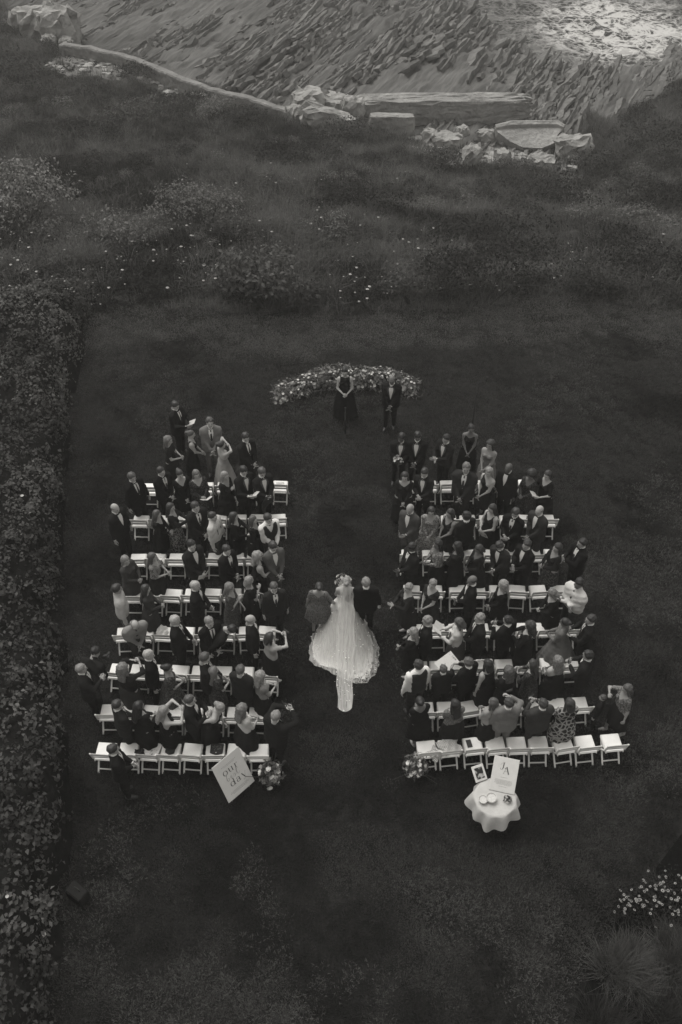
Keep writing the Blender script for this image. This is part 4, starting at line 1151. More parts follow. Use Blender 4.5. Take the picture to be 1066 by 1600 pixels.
class Fig:
    def __init__(s, sex, girth, pose, walk=0.0):
        s.sex, s.g = sex, girth
        f = sex == 'f'
        s.sh = .162 if f else .182
        rh, lh, s.curl = POSES[pose]
        s.arms = []
        for sg, hnd in ((1, rh), (-1, lh)):
            S_ = (sg * s.sh * (0.92 + .08 * girth), -.005, 1.395)
            hx_ = hnd[0] * (0.95 if abs(hnd[0]) < .15 else girth)
            hy_ = hnd[1] + (.05 * (girth - 1) * 2 if hnd[1] > .1 else 0)
            e, h_ = ik(S_, (hx_, hy_, hnd[2]), .285, .26, (sg * .75, -.65, -.3))
            s.arms.append((np.array(S_), e, h_))
        s.legs = []
        for sg in (1, -1):
            st = walk * sg
            s.legs.append((np.array((sg * .088, 0, .92)), np.array((sg * .096, .02 + st * .5, .50)), np.array((sg * .1, -.02 + st, .09))))
    def torso(s, P, inf=0.0):
        g = s.g; f = s.sex == 'f'
        cw = (.085 if f else .112) * g; cr = (.118 if f else .130) * (0.55 + .45 * g) + inf
        d = tcap(P, (-cw, 0, 1.32), (cw, 0, 1.32), cr, cr, .74)
        ww = (.058 if f else .085) * g; wr = (.112 if f else .132) * (0.5 + .5 * g) + inf
        d = smin(d, tcap(P, (-ww, .004 + .03 * (g - 1), 1.10), (ww, .004 + .03 * (g - 1), 1.10), wr, wr, .8 * (0.7 + .3 * g)), .10)
        pw = (.085 if f else .075) * g; pr = (.128 if f else .125) * (0.55 + .45 * g) + inf
        d = smin(d, tcap(P, (-pw, -.008, .95), (pw, -.008, .95), pr, pr, .85), .09)
        for sg in (1, -1):
            d = smin(d, tcap(P, (0, -.02, 1.475), (sg * s.sh, -.005, 1.395), .05 + inf, .052 + inf), .05)
            if f: d = smin(d, ell(P, (sg * .065 * g, .088, 1.285), (.058 + inf, .052 + inf, .058 + inf)), .03)
        return d
    def arm(s, P, i, inf=0.0, end=1.0):
        S_, E, H = s.arms[i]; k = .86 if s.sex == 'f' else 1.0
        d = tcap(P, S_, E, .056 * k + inf, .043 * k + inf)
        H2 = E + (H - E) * end
        return smin(d, tcap(P, E, H2, .043 * k + inf, (.043 - .016 * end) * k + inf), .02)
    def leg(s, P, i, inf=0.0):
        A, K, F_ = s.legs[i]
        k = .55 + .45 * s.g
        return smin(tcap(P, A, K, .088 * k + inf, .058 + inf * .9), tcap(P, K, F_, .055 + inf * .9, .036 + inf), .03)
def fold(P, seed, amp=.006):
    r0 = random.Random(seed); q = [r0.uniform(0, 6) for _ in range(4)]
    return amp * (np.sin(P[0] * 31 + P[2] * 19 + q[0]) * np.sin(P[1] * 27 - P[2] * 23 + q[1]) + .6 * np.sin(P[2] * 47 + P[0] * 23 + q[2]))

def bounds(fig, pad, zlo, zhi, arms=True, wide=.0):
    lo = np.array([-.3 * fig.g - wide, -.22 * fig.g - wide, zlo]); hi = np.array([.3 * fig.g + wide, .22 * fig.g + wide, zhi])
    if arms:
        for a in fig.arms:
            for q in a: lo = np.minimum(lo, q - .09); hi = np.maximum(hi, q + .09)
        lo[2] = max(lo[2], zlo)
    return lo - pad, hi + pad

SKIN = {'light': .32, 'tan': .24, 'brown': .12, 'dark': .07}
HAIRTONE = {'black': .012, 'dark': .026, 'brown': .06, 'fair': .12, 'blonde': .19, 'grey': .17, 'white': .30, 'red': .09}
M_BLACKBIT = grey(0.02, 0.6, 0.1)
M_SHOE = grey(0.015, 0.35, 0.2, 20, spec=.5)
M_SHOE_L = grey(0.25, 0.5, 0.2)
def shoe_mesh():
    P, o = grid((-.06, -.1, -.02), (.06, .22, .12), .016)
    d = smin(tcap(P, (0, -.03, .045), (0, .06, .035), .042, .044, 1.0), tcap(P, (0, .08, .03), (.004, .15, .026), .04, .03), .02)
    d = smin(d, tcap(P, (0, -.02, .05), (0, -.025, .1), .038, .042), .02); d = np.maximum(d, -P[2])
    V, Q = surface_nets(d, o, .016); return V, Q
SHOE_RAW = shoe_mesh()
SHOE_ME = {True: mesh_data('shoe', *SHOE_RAW, M_SHOE), False: mesh_data('shoe', *SHOE_RAW, M_SHOE_L)}
HAIR_ME = {}
GH = .027
pr0 = random.Random(77)

def person(loc, rz, H, sex='m', girth=1.0, pose='clasp', outfit='suit', tone=.014, tone2=None, hair='short', hairtone='dark', skin='light',
           headyaw=0.0, nod=8.0, bend=0.0, walk=0.0, seed=0, label='', group=None, crouch=False, neck='v', hem=.45, flare=.06, tie='tie', sleeve=0.0, shirt=.62, name='person', cat='person', skip_dress=False):
    S = H / 1.75
    root = empty(name, loc, rz, S); tag(root, label, cat, group)
    root.rotation_euler = (pr0.gauss(0, .022), pr0.gauss(0, .022), rz)
    fig = Fig(sex, girth, pose, walk)
    br = R(bend)
    def deform(V):
        V = np.asarray(V, float)
        if not bend: return V
        t = np.clip((V[:, 2] - .82) / .35, 0, 1); t = t*t*(3-2*t); a = -br * t
        y, z = V[:, 1], V[:, 2] - .95
        out = V.copy(); out[:, 1] = y * np.cos(a) - z * np.sin(a); out[:, 2] = .95 + y * np.sin(a) + z * np.cos(a)
        return out
    hm = Matrix.Translation((0, .012, 1.635)) @ Matrix.Rotation(R(-headyaw), 4, 'Z') @ Matrix.Rotation(R(-nod), 4, 'X')
    if bend:
        hm = Matrix.Translation((0, 0, .95)) @ Matrix.Rotation(-br, 4, 'X') @ Matrix.Translation((0, 0, -.95)) @ hm
    # body: one mesh of trunk, limbs, neck, head and hands
    lo, hi = bounds(fig, .02, .05, 1.58)
    hb = .03
    P, o = grid(lo, hi, hb)
    d = fig.torso(P)
    for i in (0, 1):
        d = smin(d, fig.arm(P, i), .03); d = smin(d, fig.leg(P, i), .04)
    d = smin(d, tcap(P, (0, -.015, 1.42), (0, .0, 1.56), .052, .05), .03)
    V, Q = surface_nets(d, o, hb)
    V = deform(V); faces = Q.tolist()
    hv, hq, ev, ef = HEADS[sex]
    M3 = np.array(hm.to_3x3()); T3 = np.array(hm.translation)
    parts_v = [V]; base = len(V)
    parts_v.append(hv @ M3.T + T3); faces += (hq + base).tolist(); base += len(hv)
    n_skin = None
    for i in (0, 1):
        S_, E, Hn = fig.arms[i]; yv = Hn - E; yv = yv / np.linalg.norm(yv)
        inward = np.array([-1. if i == 0 else 1., .0, -.25]); zv = -inward; zv = zv - yv * zv.dot(yv); zv /= np.linalg.norm(zv)
        xv = np.cross(yv, zv)
        if (xv[2] < 0): xv = -xv           # thumb up side
        v_, f_ = HAND[fig.curl]
        k_ = .9 if sex == 'f' else 1.0
        w_ = deform(Hn + (v_[:, :1] * xv + v_[:, 1:2] * yv + v_[:, 2:] * zv) * k_)
        parts_v.append(w_); faces += [tuple(q + base for q in ff) for ff in f_]; base += len(v_)
    nsk = len(faces)
    parts_v.append(ev @ M3.T + T3); faces += [tuple(q + base for q in ff) for ff in ef]
    me = bpy.data.meshes.new('body'); me.from_pydata(np.concatenate(parts_v).tolist(), [], faces); me.update()
    me.polygons.foreach_set('use_smooth', np.ones(len(me.polygons), bool))
    me.materials.append(grey(SKIN[skin], .55, .08, 30, spec=.35)); me.materials.append(M_BLACKBIT)
    mi = np.zeros(len(me.polygons), np.int32); mi[nsk:] = 1; me.polygons.foreach_set('material_index', mi)
    obj('body', me, root)
    if hair:
        key = (hair, hairtone)
        if key not in HAIR_ME:
            HAIR_ME[key] = mesh_data('hair', *HAIR_RAW[hair], grey(HAIRTONE[hairtone], .5, .35, 25, .3, 45, spec=.4))
        ho = obj('hair', HAIR_ME[key], root); ho.matrix_local = hm @ Matrix.Diagonal((pr0.uniform(.97, 1.05), pr0.uniform(.97, 1.06), pr0.uniform(.96, 1.08), 1))
    def garment(nm, sdf, lo, hi, mat, h=GH, fl=.006):
        P, o = grid(lo, hi, h); d = sdf(P)
        if fl: d = d + fold(P, seed + len(nm), fl)
        V, Q = surface_nets(d, o, h)
        return obj(nm, mesh_data(nm, deform(V), Q, mat), root)
    fseed, famp = (6, .005) if outfit in ('suit', 'tux') else (5, .007)
    def front(xs, zs, inf, eps):
        """Points on the chest in front of the trunk."""
        X = np.array(xs, np.float32); Z = np.array(zs, np.float32); y = np.full_like(X, .5)
        for _ in range(40):
            dd = fig.torso((X, y, Z), inf) + fold((X, y, Z), seed + fseed, famp); y = y - np.maximum(dd, 0.0004) * .8
        return np.stack([X, y + eps, Z], 1)
    def patch(nm, rows, inf, eps, mat, n=5, extra=None):
        xs, zs = [], []
        for z_, w0, w1 in rows:
            for k_ in range(n): xs.append(w0 + (w1 - w0) * k_ / (n - 1)); zs.append(z_)
        V = front(xs, zs, inf, eps); F_ = []
        for r_ in range(len(rows) - 1):
            for k_ in range(n - 1): F_.append((r_*n+k_, r_*n+k_+1, (r_+1)*n+k_+1, (r_+1)*n+k_))
        V = V.tolist()
        if extra:
            b0 = len(V); V += [tuple(q) for q in extra.v]; F_ += [tuple(b0 + q for q in ff) for ff in extra.f]
        return obj(nm, mesh_data(nm, deform(V), F_, mat), root)
    def trousers(mat, inf=.018, top=1.0):
        lo, hi = bounds(fig, .03, .04, top, arms=False, wide=abs(walk))
        def sd(P):
            d = smin(fig.leg(P, 0, inf), fig.leg(P, 1, inf), .02)
            t = tcap(P, (-.07 * girth, -.008, .95), (.07 * girth, -.008, .95), .13 * (0.55 + .45 * girth) + .008, .13 * (0.55 + .45 * girth) + .008, .85)
            d = smin(d, t, .05); return np.maximum(d, P[2] - top)
        garment('trousers', sd, lo, hi, mat)
    def shoes(dark=True):
        for A, K, F_ in fig.legs:
            sh = obj('shoe', SHOE_ME[dark], root, (F_[0], F_[1], 0), (0, 0, R(-8) if F_[0] > 0 else R(8)))
            if sex == 'f': sh.scale = (.88, .88, .95)
    def collar(r_=.064):
        mb = MB(); V, F_ = [], []
        for k_ in range(12):
            a = 2 * math.pi * k_ / 12
            for rr, zz in ((r_ + .012, 1.49), (r_ + .001, 1.548), (r_ - .008, 1.544)):
                V.append((rr * math.sin(a), -.012 + rr * math.cos(a) * 1.02, zz - .018 * math.cos(a)))
        for k_ in range(12):
            for q in range(2): F_.append((k_*3+q, ((k_+1) % 12)*3+q, ((k_+1) % 12)*3+q+1, k_*3+q+1))
        mb.add(V, F_); return mb
    cloth = tone if not isinstance(tone, (int, float)) else grey(tone, .85, .12, 6, .5, 16, spec=.06, dist=.03)
    cloth2 = cloth if tone2 is None else (tone2 if not isinstance(tone2, (int, float)) else grey(tone2, .85, .12, 6, .5, 16, spec=.06, dist=.03))
    M_SH = grey(shirt, .8, .05, 10)
    if outfit in ('suit', 'tux'):
        inf = .020
        lo, hi = bounds(fig, .05, .76, 1.55)
        def sd(P):
            d = fig.torso(P, inf)
            d = smin(d, tcap(P, (-.075 * girth, -.005, .86), (.075 * girth, -.005, .86), .14 * (.55 + .45 * girth) + inf, .14 * (.55 + .45 * girth) + inf, .86), .06)
            d = np.maximum(d, -(P[2] - .79))
            for i in (0, 1): d = smin(d, fig.arm(P, i, .013, .93), .025)
            d = np.maximum(d, np.minimum(.057 - np.sqrt(P[0] ** 2 + (P[1] + .008) ** 2), P[2] - 1.44))
            return np.maximum(d, P[2] - 1.535)
        j = garment('jacket', sd, lo, hi, cloth, fl=.005)
        for i in (0, 1):          # shirt cuffs
            S_, E, Hn = fig.arms[i]; c0, c1 = E + (Hn - E) * .88, E + (Hn - E) * .985
            q = MB().tube(deform(np.array([c0, c1])), .036, 8).build('cuff', M_SH, root)
        low = 1.14 if outfit == 'suit' else 1.10
        patch('shirt', [(1.47, -.05, .05), (1.40, -.058, .058), (1.32, -.047, .047), (1.24, -.03, .03), (low, -.004, .004)], inf, .022, M_SH, 7, collar())
        for sg in (-1, 1):
            patch('lapel', [(1.46, sg * .05, sg * .085), (1.38, sg * .056, sg * .108), (1.31, sg * .046, sg * .088), (1.23, sg * .028, sg * .058), (low, 0.0, sg * .016)], inf, .027, cloth if outfit == 'suit' else grey(.03, .4, .1, spec=.5), 3)
        tm_ = tone2 if (tone2 is not None and not isinstance(tone2, (int, float))) else grey(tone2 if tone2 is not None else .02, .6, .2, 40)
        if outfit == 'tux' or tie == 'bow':
            mb = MB(); yb = float(front([0], [1.455], inf, .026)[0, 1])
            for sg in (-1, 1):
                mb.add([(sg * .006, yb, 1.462), (sg * .052, yb + .004, 1.484), (sg * .052, yb + .004, 1.432), (sg * .006, yb, 1.452), (sg * .03, yb + .014, 1.458)], [(0, 1, 4), (1, 2, 4), (2, 3, 4), (3, 0, 4)])
            mb.box((0, yb + .004, 1.457), (.018, .016, .022)); obj('bow_tie', mesh_data('bow_tie', deform(mb.v), mb.f, tm_), root)
        elif tie == 'tie':
            patch('tie', [(1.462, -.018, .018), (1.43, -.013, .013), (1.30, -.022, .022), (1.20, -.024, .024), (low + .02, -.012, .012)], inf, .028, tm_, 3)
        trousers(cloth if outfit == 'suit' else grey(.010, .8, spec=.06)); shoes()
    elif outfit in ('shirt', 'vest'):
        inf = .016
        lo, hi = bounds(fig, .04, .90, 1.55)
        end_ = .5 if sleeve == .5 else .95
        def sd(P):
            d = fig.torso(P, inf); d = np.maximum(d, -(P[2] - .93))
            for i in (0, 1): d = smin(d, fig.arm(P, i, .014, end_), .025)
            d = np.maximum(d, np.minimum(.055 - np.sqrt(P[0] ** 2 + (P[1] + .008) ** 2), P[2] - 1.44)); return np.maximum(d, P[2] - 1.53)
        garment('shirt', sd, lo, hi, M_SH if outfit == 'vest' else cloth, fl=.007)
        obj('collar', (lambda q: mesh_data('collar', deform(q.v), q.f, M_SH if outfit == 'vest' else cloth))(collar()), root)
        if outfit == 'vest':
            lo, hi = bounds(fig, .05, .88, 1.5, arms=False)
            def sv(P):
                d = fig.torso(P, .042); d = np.maximum(d, -(P[2] - .90)); d = np.maximum(d, np.abs(P[0]) - .165)
                d = np.maximum(d, P[2] - (1.26 + np.abs(P[0]) * 2.4 + (P[1] < .03) * .5)); return np.maximum(d, P[2] - 1.475)
            garment('vest', sv, lo, hi, grey(.014, .8, .15), fl=.003)
        if tie == 'tie':
            patch('tie', [(1.462, -.018, .018), (1.43, -.013, .013), (1.25, -.024, .024), (1.08, -.026, .026), (1.03, -.006, .006)], inf, .014 if outfit != 'vest' else .010, grey(.02, .6), 3)
        if tie == 'braces':
            for sg in (-1, 1):
                patch('brace', [(1.40, sg * .075, sg * .1), (1.25, sg * .075, sg * .098), (1.02, sg * .08, sg * .102)], inf, .014, grey(.02, .6), 3)
        trousers(grey(tone2 if tone2 is not None else .015, .85, .15)); 
        MB().tube([(.13*math.sin(a)*girth, .115*math.cos(a)*(.8+.2*girth), 1.0) for a in np.linspace(0, 6.283, 17)], .016, 5).build('belt', M_BLACKBIT, root)
        shoes()
    elif outfit in ('dress', 'top') and not skip_dress:
        inf = .012
        wst = 1.06
        lo, hi = bounds(fig, .05, hem, 1.5, arms=sleeve > 0, wide=flare * .7)
        r0 = random.Random(seed); ph = r0.uniform(0, 6); nf = r0.choice((7, 9, 11))
        wr = (.112) * (0.5 + .5 * girth)
        def skirt(P):
            t = np.clip((wst - P[2]) / max(wst - hem, .05), 0, 1)
            ax_ = (.058 * girth + wr + .02) + t * flare * .9 + np.clip(t * 3, 0, 1) * .045 * girth; ay_ = (wr * .9 + .02) + t * flare * .8 + np.clip(t * 3, 0, 1) * .035 * girth
            ang = np.arctan2(P[1], P[0]); k_ = 1 + t * (.05 + .12 * flare) * np.sin(nf * ang + ph)
            d = (np.sqrt((P[0] / ax_) ** 2 + ((P[1] + .008) / ay_) ** 2) - k_) * np.minimum(ax_, ay_) * .8
            return np.maximum(np.maximum(d, P[2] - wst), hem - P[2])
        def bodice(P):
            d = np.maximum(fig.torso(P, inf), wst - .04 - P[2])
            ax_ = np.abs(P[0])
            if neck == 'v': zn = 1.30 + 1.5 * np.maximum(ax_ - .012, 0) + (P[1] < 0) * .05
            elif neck == 'strapless': zn = 1.335 - (P[1] < 0) * .06 + 0 * ax_
            elif neck == 'halter': zn = np.where(P[1] > 0, 1.46 - .9 * np.maximum(ax_ - .03, 0), 1.15 + 0 * ax_)
            elif neck == 'one': zn = 1.36 + 1.0 * P[0]
            elif neck == 'scoop': zn = 1.38 + .9 * np.maximum(ax_ - .05, 0) + (P[1] < 0) * .03
            else: zn = 1.475 + 0 * ax_
            d = np.maximum(d, (P[2] - zn) * .7)
            if sleeve <= 0: d = np.maximum(d, ax_ - fig.sh * .86 - .35 * np.maximum(1.38 - P[2], 0))
            else:
                for i in (0, 1):
                    a_ = fig.arm(P, i, .014, sleeve if sleeve > .5 else .02)
                    S_, E, Hn = fig.arms[i]
                    if sleeve <= .5:
                        u_ = (E - S_) / np.linalg.norm(E - S_); L_ = np.linalg.norm(E - S_) * sleeve * 2
                        a_ = np.maximum(a_, (P[0] - S_[0]) * u_[0] + (P[1] - S_[1]) * u_[1] + (P[2] - S_[2]) * u_[2] - L_)
                    d = smin(d, a_, .02)
                d = np.maximum(d, (P[2] - (1.475 if neck == 'high' else 1.36 + 1.1 * np.maximum(ax_ - .02, 0))) * .8)
            return d
        if outfit == 'dress':
            garment('dress', lambda P: smin(bodice(P), skirt(P), .03), lo, hi, cloth, fl=.004)
        else:
            lo2 = lo.copy(); lo2[2] = .98; hi2 = hi.copy(); hi2[2] = 1.12
            garment('top', bodice, lo2, hi, cloth, fl=.006)
            lo3 = lo.copy(); garment('skirt', skirt, lo3, hi2, cloth2, fl=.003)
        shoes(r0.random() < .6)
    if outfit == 'robe': pass
    return root, hm, fig, S, deform

_HALF = {}
def head_spot(px, py, H):
    """Feet of a standing figure whose head shows at that place."""
    p = spot(px, py, 1.635 * H / 1.75); p[2] = 0; return p

# ---------------------------------------------------------------- the guests
G_ = [
 # left block, front guest row
 ('left', 0, 273, 638, 115, 'm', 'man in dark suit reading white cards', dict(pose='read', hairtone='dark', girth=1.12, nod=22)),
 ('left', 0, 260, 691, 95, 'f', 'woman in black top with fair curls', dict(hair='curly', hairtone='fair', pose='hold', sleeve=.35, neck='high', girth=1.1, hem=.4)),
 ('left', 0, 294, 682, 80, 'f', 'woman in sleeveless black dress, hair up', dict(hair='bun', hairtone='brown', pose='clasp', hem=.3)),
 ('left', 0, 325, 664, 170, 'm', 'man in pale grey suit', dict(tone=.15, hairtone='brown', girth=1.08, H=1.86, tone2=.02)),
 ('left', 0, 348, 696, 60, 'f', 'woman in long pale dress, hands to face', dict(tone=.24, pose='face', hair='bun', hairtone='dark', hem=.04, flare=.22, neck='strapless')),
 ('left', 0, 385, 687, 140, 'm', 'bearded man in dark suit, slim tie', dict(hairtone='dark', nod=20)),
 # second
 ('left', 1, 210, 750, 130, 'm', 'stout man in dark suit', dict(hairtone='brown', pose='sides', girth=1.1)),
 ('left', 1, 251, 741, 130, 'm', 'man in dark suit and grey tie', dict(hairtone='dark', tone2=.06, girth=1.06)),
 ('left', 1, 280, 744, 150, 'f', 'dark haired woman in black v-neck dress', dict(hair='bun', hairtone='dark', pose='clasp', sleeve=.9)),
 ('left', 1, 311, 746, 155, 'f', 'fair haired woman in black sequin dress', dict(tone=('pat', .012, .10, 42, 'flower', .58), hair='bob', hairtone='fair', pose='hold', sleeve=.9)),
 ('left', 1, 348, 750, 120, 'f', 'long haired blonde woman, hand to chest', dict(hair='long', hairtone='blonde', pose='chest', sleeve=.9)),
 ('left', 1, 377, 741, 140, 'm', 'bearded man in dinner jacket', dict(outfit='tux', hairtone='black', pose='read', nod=18)),
 ('left', 1, 409, 741, 150, 'm', 'man in dinner jacket holding a dark coat', dict(outfit='tux', hairtone='brown', pose='hold', nod=22)),
 # third
 ('left', 2, 183, 800, 120, 'm', 'balding man in dark suit', dict(hair='bald', hairtone='grey', pose='sides', tie='none')),
 ('left', 2, 244, 808, 100, 'f', 'brown haired woman in black', dict(hair='long', hairtone='brown', sleeve=.9, pose='hold')),
 ('left', 2, 270, 798, 95, 'f', 'woman in black top and patterned skirt', dict(outfit='top', tone2=('pat', .02, .22, 26, 'flower', .52), hair='long', hairtone='dark', pose='clap', sleeve=.9, hem=.3)),
 ('left', 2, 303, 793, 140, 'm', 'tall man in dark suit', dict(hairtone='dark', tone2=.03, H=1.86)),
 ('left', 2, 338, 810, 110, 'm', 'man in white shirt with black braces', dict(outfit='shirt', tone=.5, tone2=.02, tie='braces', hairtone='dark', pose='sides')),
 ('left', 2, 366, 811, 100, 'f', 'long dark haired woman reading a programme', dict(hair='long', hairtone='dark', pose='read', sleeve=.9, girth=1.05)),
 ('left', 2, 396, 816, 100, 'f', 'brown haired woman in dark dress', dict(hair='long', hairtone='brown', pose='hold', sleeve=.9)),
 ('left', 2, 421, 809, 150, 'm', 'man in black waistcoat and white sleeves', dict(outfit='vest', hairtone='dark', pose='clasp')),
 # fourth
 ('left', 3, 198, 876, 120, 'f', 'grey haired woman in brown jacket', dict(tone=.05, hair='bob', hairtone='grey', sleeve=.9, pose='hold', neck='high')),
 ('left', 3, 238, 872, 95, 'f', 'woman in pale striped top', dict(outfit='top', tone=('pat', .10, .24, 14, 'stripe', .5), tone2=.02, hair='long', hairtone='brown', sleeve=.5, pose='hold')),
 ('left', 3, 300, 857, 135, 'm', 'dark suited man holding a folded programme', dict(hairtone='black', tie='none', pose='clasp', H=1.84)),
 ('left', 3, 350, 865, 130, 'm', 'man in dark suit and dark tie', dict(hairtone='dark', pose='clasp')),
 ('left', 3, 400, 873, 70, 'f', 'blonde curly haired woman in black', dict(hair='curly', hairtone='blonde', pose='hold', girth=1.08, neck='scoop')),
 ('left', 3, 425, 860, 150, 'm', 'man in mid grey suit', dict(tone=.085, hairtone='dark', tie='none', nod=25)),
 # fifth
 ('left', 4, 184, 926, 75, 'm', 'man in pale shirt and grey trousers', dict(outfit='shirt', tone=.36, tone2=.05, tie='none', hairtone='dark', skin='tan', pose='sides', girth=1.15)),
 ('left', 4, 227, 932, 85, 'f', 'woman in brown coat, long dark hair', dict(tone=.035, hair='long', hairtone='dark', sleeve=.9, pose='hold', neck='high', girth=1.1)),
 ('left', 4, 302, 920, 95, 'm', 'white haired man in dark suit', dict(hairtone='white', pose='clasp', girth=1.1, tone2=.25)),
 ('left', 4, 358, 925, 100, 'f', 'woman in patterned brown dress', dict(tone=('pat', .025, .07, 30, 'flower', .5), hair='curly', hairtone='fair', sleeve=.5, pose='chest')),
 ('left', 4, 389, 912, 70, 'f', 'blonde woman in black off-shoulder dress', dict(hair='bob', hairtone='blonde', sleeve=.35, pose='chest', girth=1.12, neck='scoop')),
 ('left', 4, 427, 925, 160, 'm', 'man in charcoal suit facing the camera', dict(tone=.022, hairtone='brown', pose='sides', H=1.7)),
 # sixth
 ('left', 5, 212, 984, 150, 'm', 'bowed man in pale shirt, dark tie', dict(outfit='shirt', tone=.20, tone2=.02, hair='bald', hairtone='fair', pose='clasp', bend=24, nod=28, girth=1.2)),
 ('left', 5, 273, 973, 90, 'm', 'white haired stout man in dark suit', dict(hairtone='white', girth=1.18, pose='clasp')),
 ('left', 5, 320, 976, 140, 'm', 'short haired man in dark suit', dict(hair='short', hairtone='grey', pose='clasp')),
 ('left', 5, 358, 986, 100, 'm', 'bowed dark suited person', dict(hairtone='black', bend=40, nod=30, pose='sides', H=1.72)),
 ('left', 5, 393, 971, 85, 'm', 'bald man in dark suit', dict(hair='bald', hairtone='grey', girth=1.1, pose='sides')),
 ('left', 5, 422, 1000, 55, 'f', 'dark haired woman in pale top photographing', dict(outfit='top', tone=.30, tone2=.015, hair='bob', hairtone='dark', pose='phone', sleeve=.3, neck='scoop')),
 # seventh
 ('left', 6, 196, 1050, 35, 'f', 'fair curly haired woman, pale belt', dict(outfit='top', tone=.014, tone2=.03, hair='curly', hairtone='fair', sleeve=.9, pose='phone', girth=1.15, neck='high')),
 ('left', 6, 228, 1030, 80, 'm', 'white haired man in dark suit', dict(hairtone='white', pose='sides', tie='tie')),
 ('left', 6, 258, 1048, 75, 'f', 'dark haired girl in patterned dress', dict(tone=('pat', .02, .10, 34, 'flower', .52), hair='bun', hairtone='black', skin='tan', hem=.12, flare=.24, sleeve=.4, pose='hold', H=1.58)),
 ('left', 6, 320, 1035, 80, 'm', 'tall brown haired man in dark suit', dict(hairtone='brown', H=1.86, pose='clasp', nod=18)),
 ('left', 6, 336, 1053, 60, 'f', 'fair haired woman in patterned dress', dict(tone=('pat', .012, .07, 30, 'flower', .54), hair='long', hairtone='fair', sleeve=.4, pose='hold')),
 ('left', 6, 377, 1053, 20, 'm', 'man in dark jacket seen from behind', dict(hairtone='brown', pose='clasp', tone=.02, H=1.72)),
 ('left', 6, 407, 1063, 60, 'f', 'blonde woman with pale shawl', dict(outfit='top', tone=.20, tone2=.014, hair='curly', hairtone='blonde', sleeve=.25, pose='hold', girth=1.1, neck='scoop')),
 # eighth
 ('left', 7, 184, 1108, 60, 'm', 'brown haired man in dark suit', dict(hairtone='dark', pose='clasp', tone=.02)),
 ('left', 7, 217, 1113, 45, 'f', 'black haired woman in black dress', dict(hair='long', hairtone='black', sleeve=.9, pose='hold')),
 ('left', 7, 254, 1110, 65, 'f', 'blonde woman in dark backless dress photographing', dict(hair='long', hairtone='blonde', neck='halter', pose='phone', hem=.3)),
 ('left', 7, 297, 1099, 100, 'm', 'dark suited man holding a phone', dict(hairtone='brown', pose='phone_low')),
 ('left', 7, 340, 1113, 100, 'f', 'fair haired woman reaching behind her', dict(hair='bun', hairtone='blonde', neck='strapless', pose='reach_back', bend=22, hem=.3)),
 ('left', 7, 381, 1115, 55, 'f', 'curly haired woman in white ruffled top', dict(outfit='top', tone=.46, tone2=.016, hair='curly', hairtone='fair', sleeve=.5, pose='hold', flare=.12)),
 ('left', 7, 425, 1125, 40, 'm', 'grey haired man in dark suit', dict(hairtone='grey', pose='phone', girth=1.15)),
 # right block, front guest row
 ('right', 0, 625, 684, 185, 'm', 'man in dinner jacket holding a bouquet', dict(outfit='tux', skin='dark', hairtone='black', pose='hold', nod=15)),
 ('right', 0, 653, 686, 195, 'm', 'groomsman in dinner jacket, hands clasped', dict(outfit='tux', skin='brown', hairtone='black', nod=25)),
 ('right', 0, 698, 686, 225, 'm', 'clapping man in dinner jacket', dict(outfit='tux', skin='tan', hairtone='black', pose='clap')),
 ('right', 0, 736, 674, 190, 'f', 'woman in black sleeveless dress', dict(hair='bun', hairtone='black', skin='brown', pose='clasp', hem=.2, neck='scoop')),
 ('right', 0, 767, 701, 215, 'f', 'dark curly haired woman, bare shoulders', dict(tone=.12, hair='curly', hairtone='dark', skin='tan', neck='strapless', pose='clasp', hem=.3)),
 # second
 ('right', 1, 633, 748, 185, 'f', 'woman in dark gown and open jacket', dict(hair='long', hairtone='dark', sleeve=.9, pose='clasp', hem=.1, neck='scoop', girth=1.08)),
 ('right', 1, 666, 744, 205, 'm', 'man in dinner jacket', dict(outfit='tux', hairtone='dark', pose='hold', nod=20)),
 ('right', 1, 728, 733, 200, 'm', 'tall man in charcoal suit', dict(tone=.025, hairtone='fair', H=1.92, girth=1.18, tone2=.018, skin='tan')),
 ('right', 1, 766, 740, 230, 'f', 'blonde woman in one-shouldered black dress', dict(hair='long', hairtone='blonde', neck='one', pose='clasp', girth=1.08)),
 ('right', 1, 797, 733, 220, 'm', 'bald man in dark suit', dict(hair='bald', hairtone='black', skin='dark', tie='none', pose='sides')),
 ('right', 1, 831, 744, 225, 'f', 'woman in sequinned dress, full hair', dict(tone=('pat', .012, .12, 46, 'flower', .6), hair='afro', hairtone='black', skin='brown', sleeve=.9, pose='hold', girth=1.08)),
 ('right', 1, 861, 748, 235, 'f', 'dark haired woman holding a programme', dict(hair='bob', hairtone='dark', sleeve=.5, pose='read', hem=.3)),
 # third
 ('right', 2, 643, 801, 215, 'm', 'balding man in grey jacket', dict(tone=.06, hair='bald', hairtone='grey', skin='tan', tie='none', pose='pocket')),
 ('right', 2, 674, 801, 190, 'f', 'woman in long pale patterned dress', dict(tone=('pat', .10, .26, 30, 'flower', .48), hair='bob', hairtone='dark', sleeve=.9, pose='clasp', hem=.05, flare=.16)),
 ('right', 2, 705, 806, 235, 'f', 'woman in sleeveless black dress', dict(hair='bob', hairtone='dark', pose='clasp', skin='tan')),
 ('right', 2, 728, 807, 330, 'm', 'black suited man with dark hair', dict(hairtone='black', skin='dark', pose='clasp')),
 ('right', 2, 772, 801, 235, 'f', 'dark haired woman, programme at waist', dict(hair='long', hairtone='dark', pose='hold', neck='v')),
 ('right', 2, 803, 804, 215, 'm', 'man in dark suit, white shirt', dict(hairtone='dark', pose='hold', nod=25, skin='tan')),
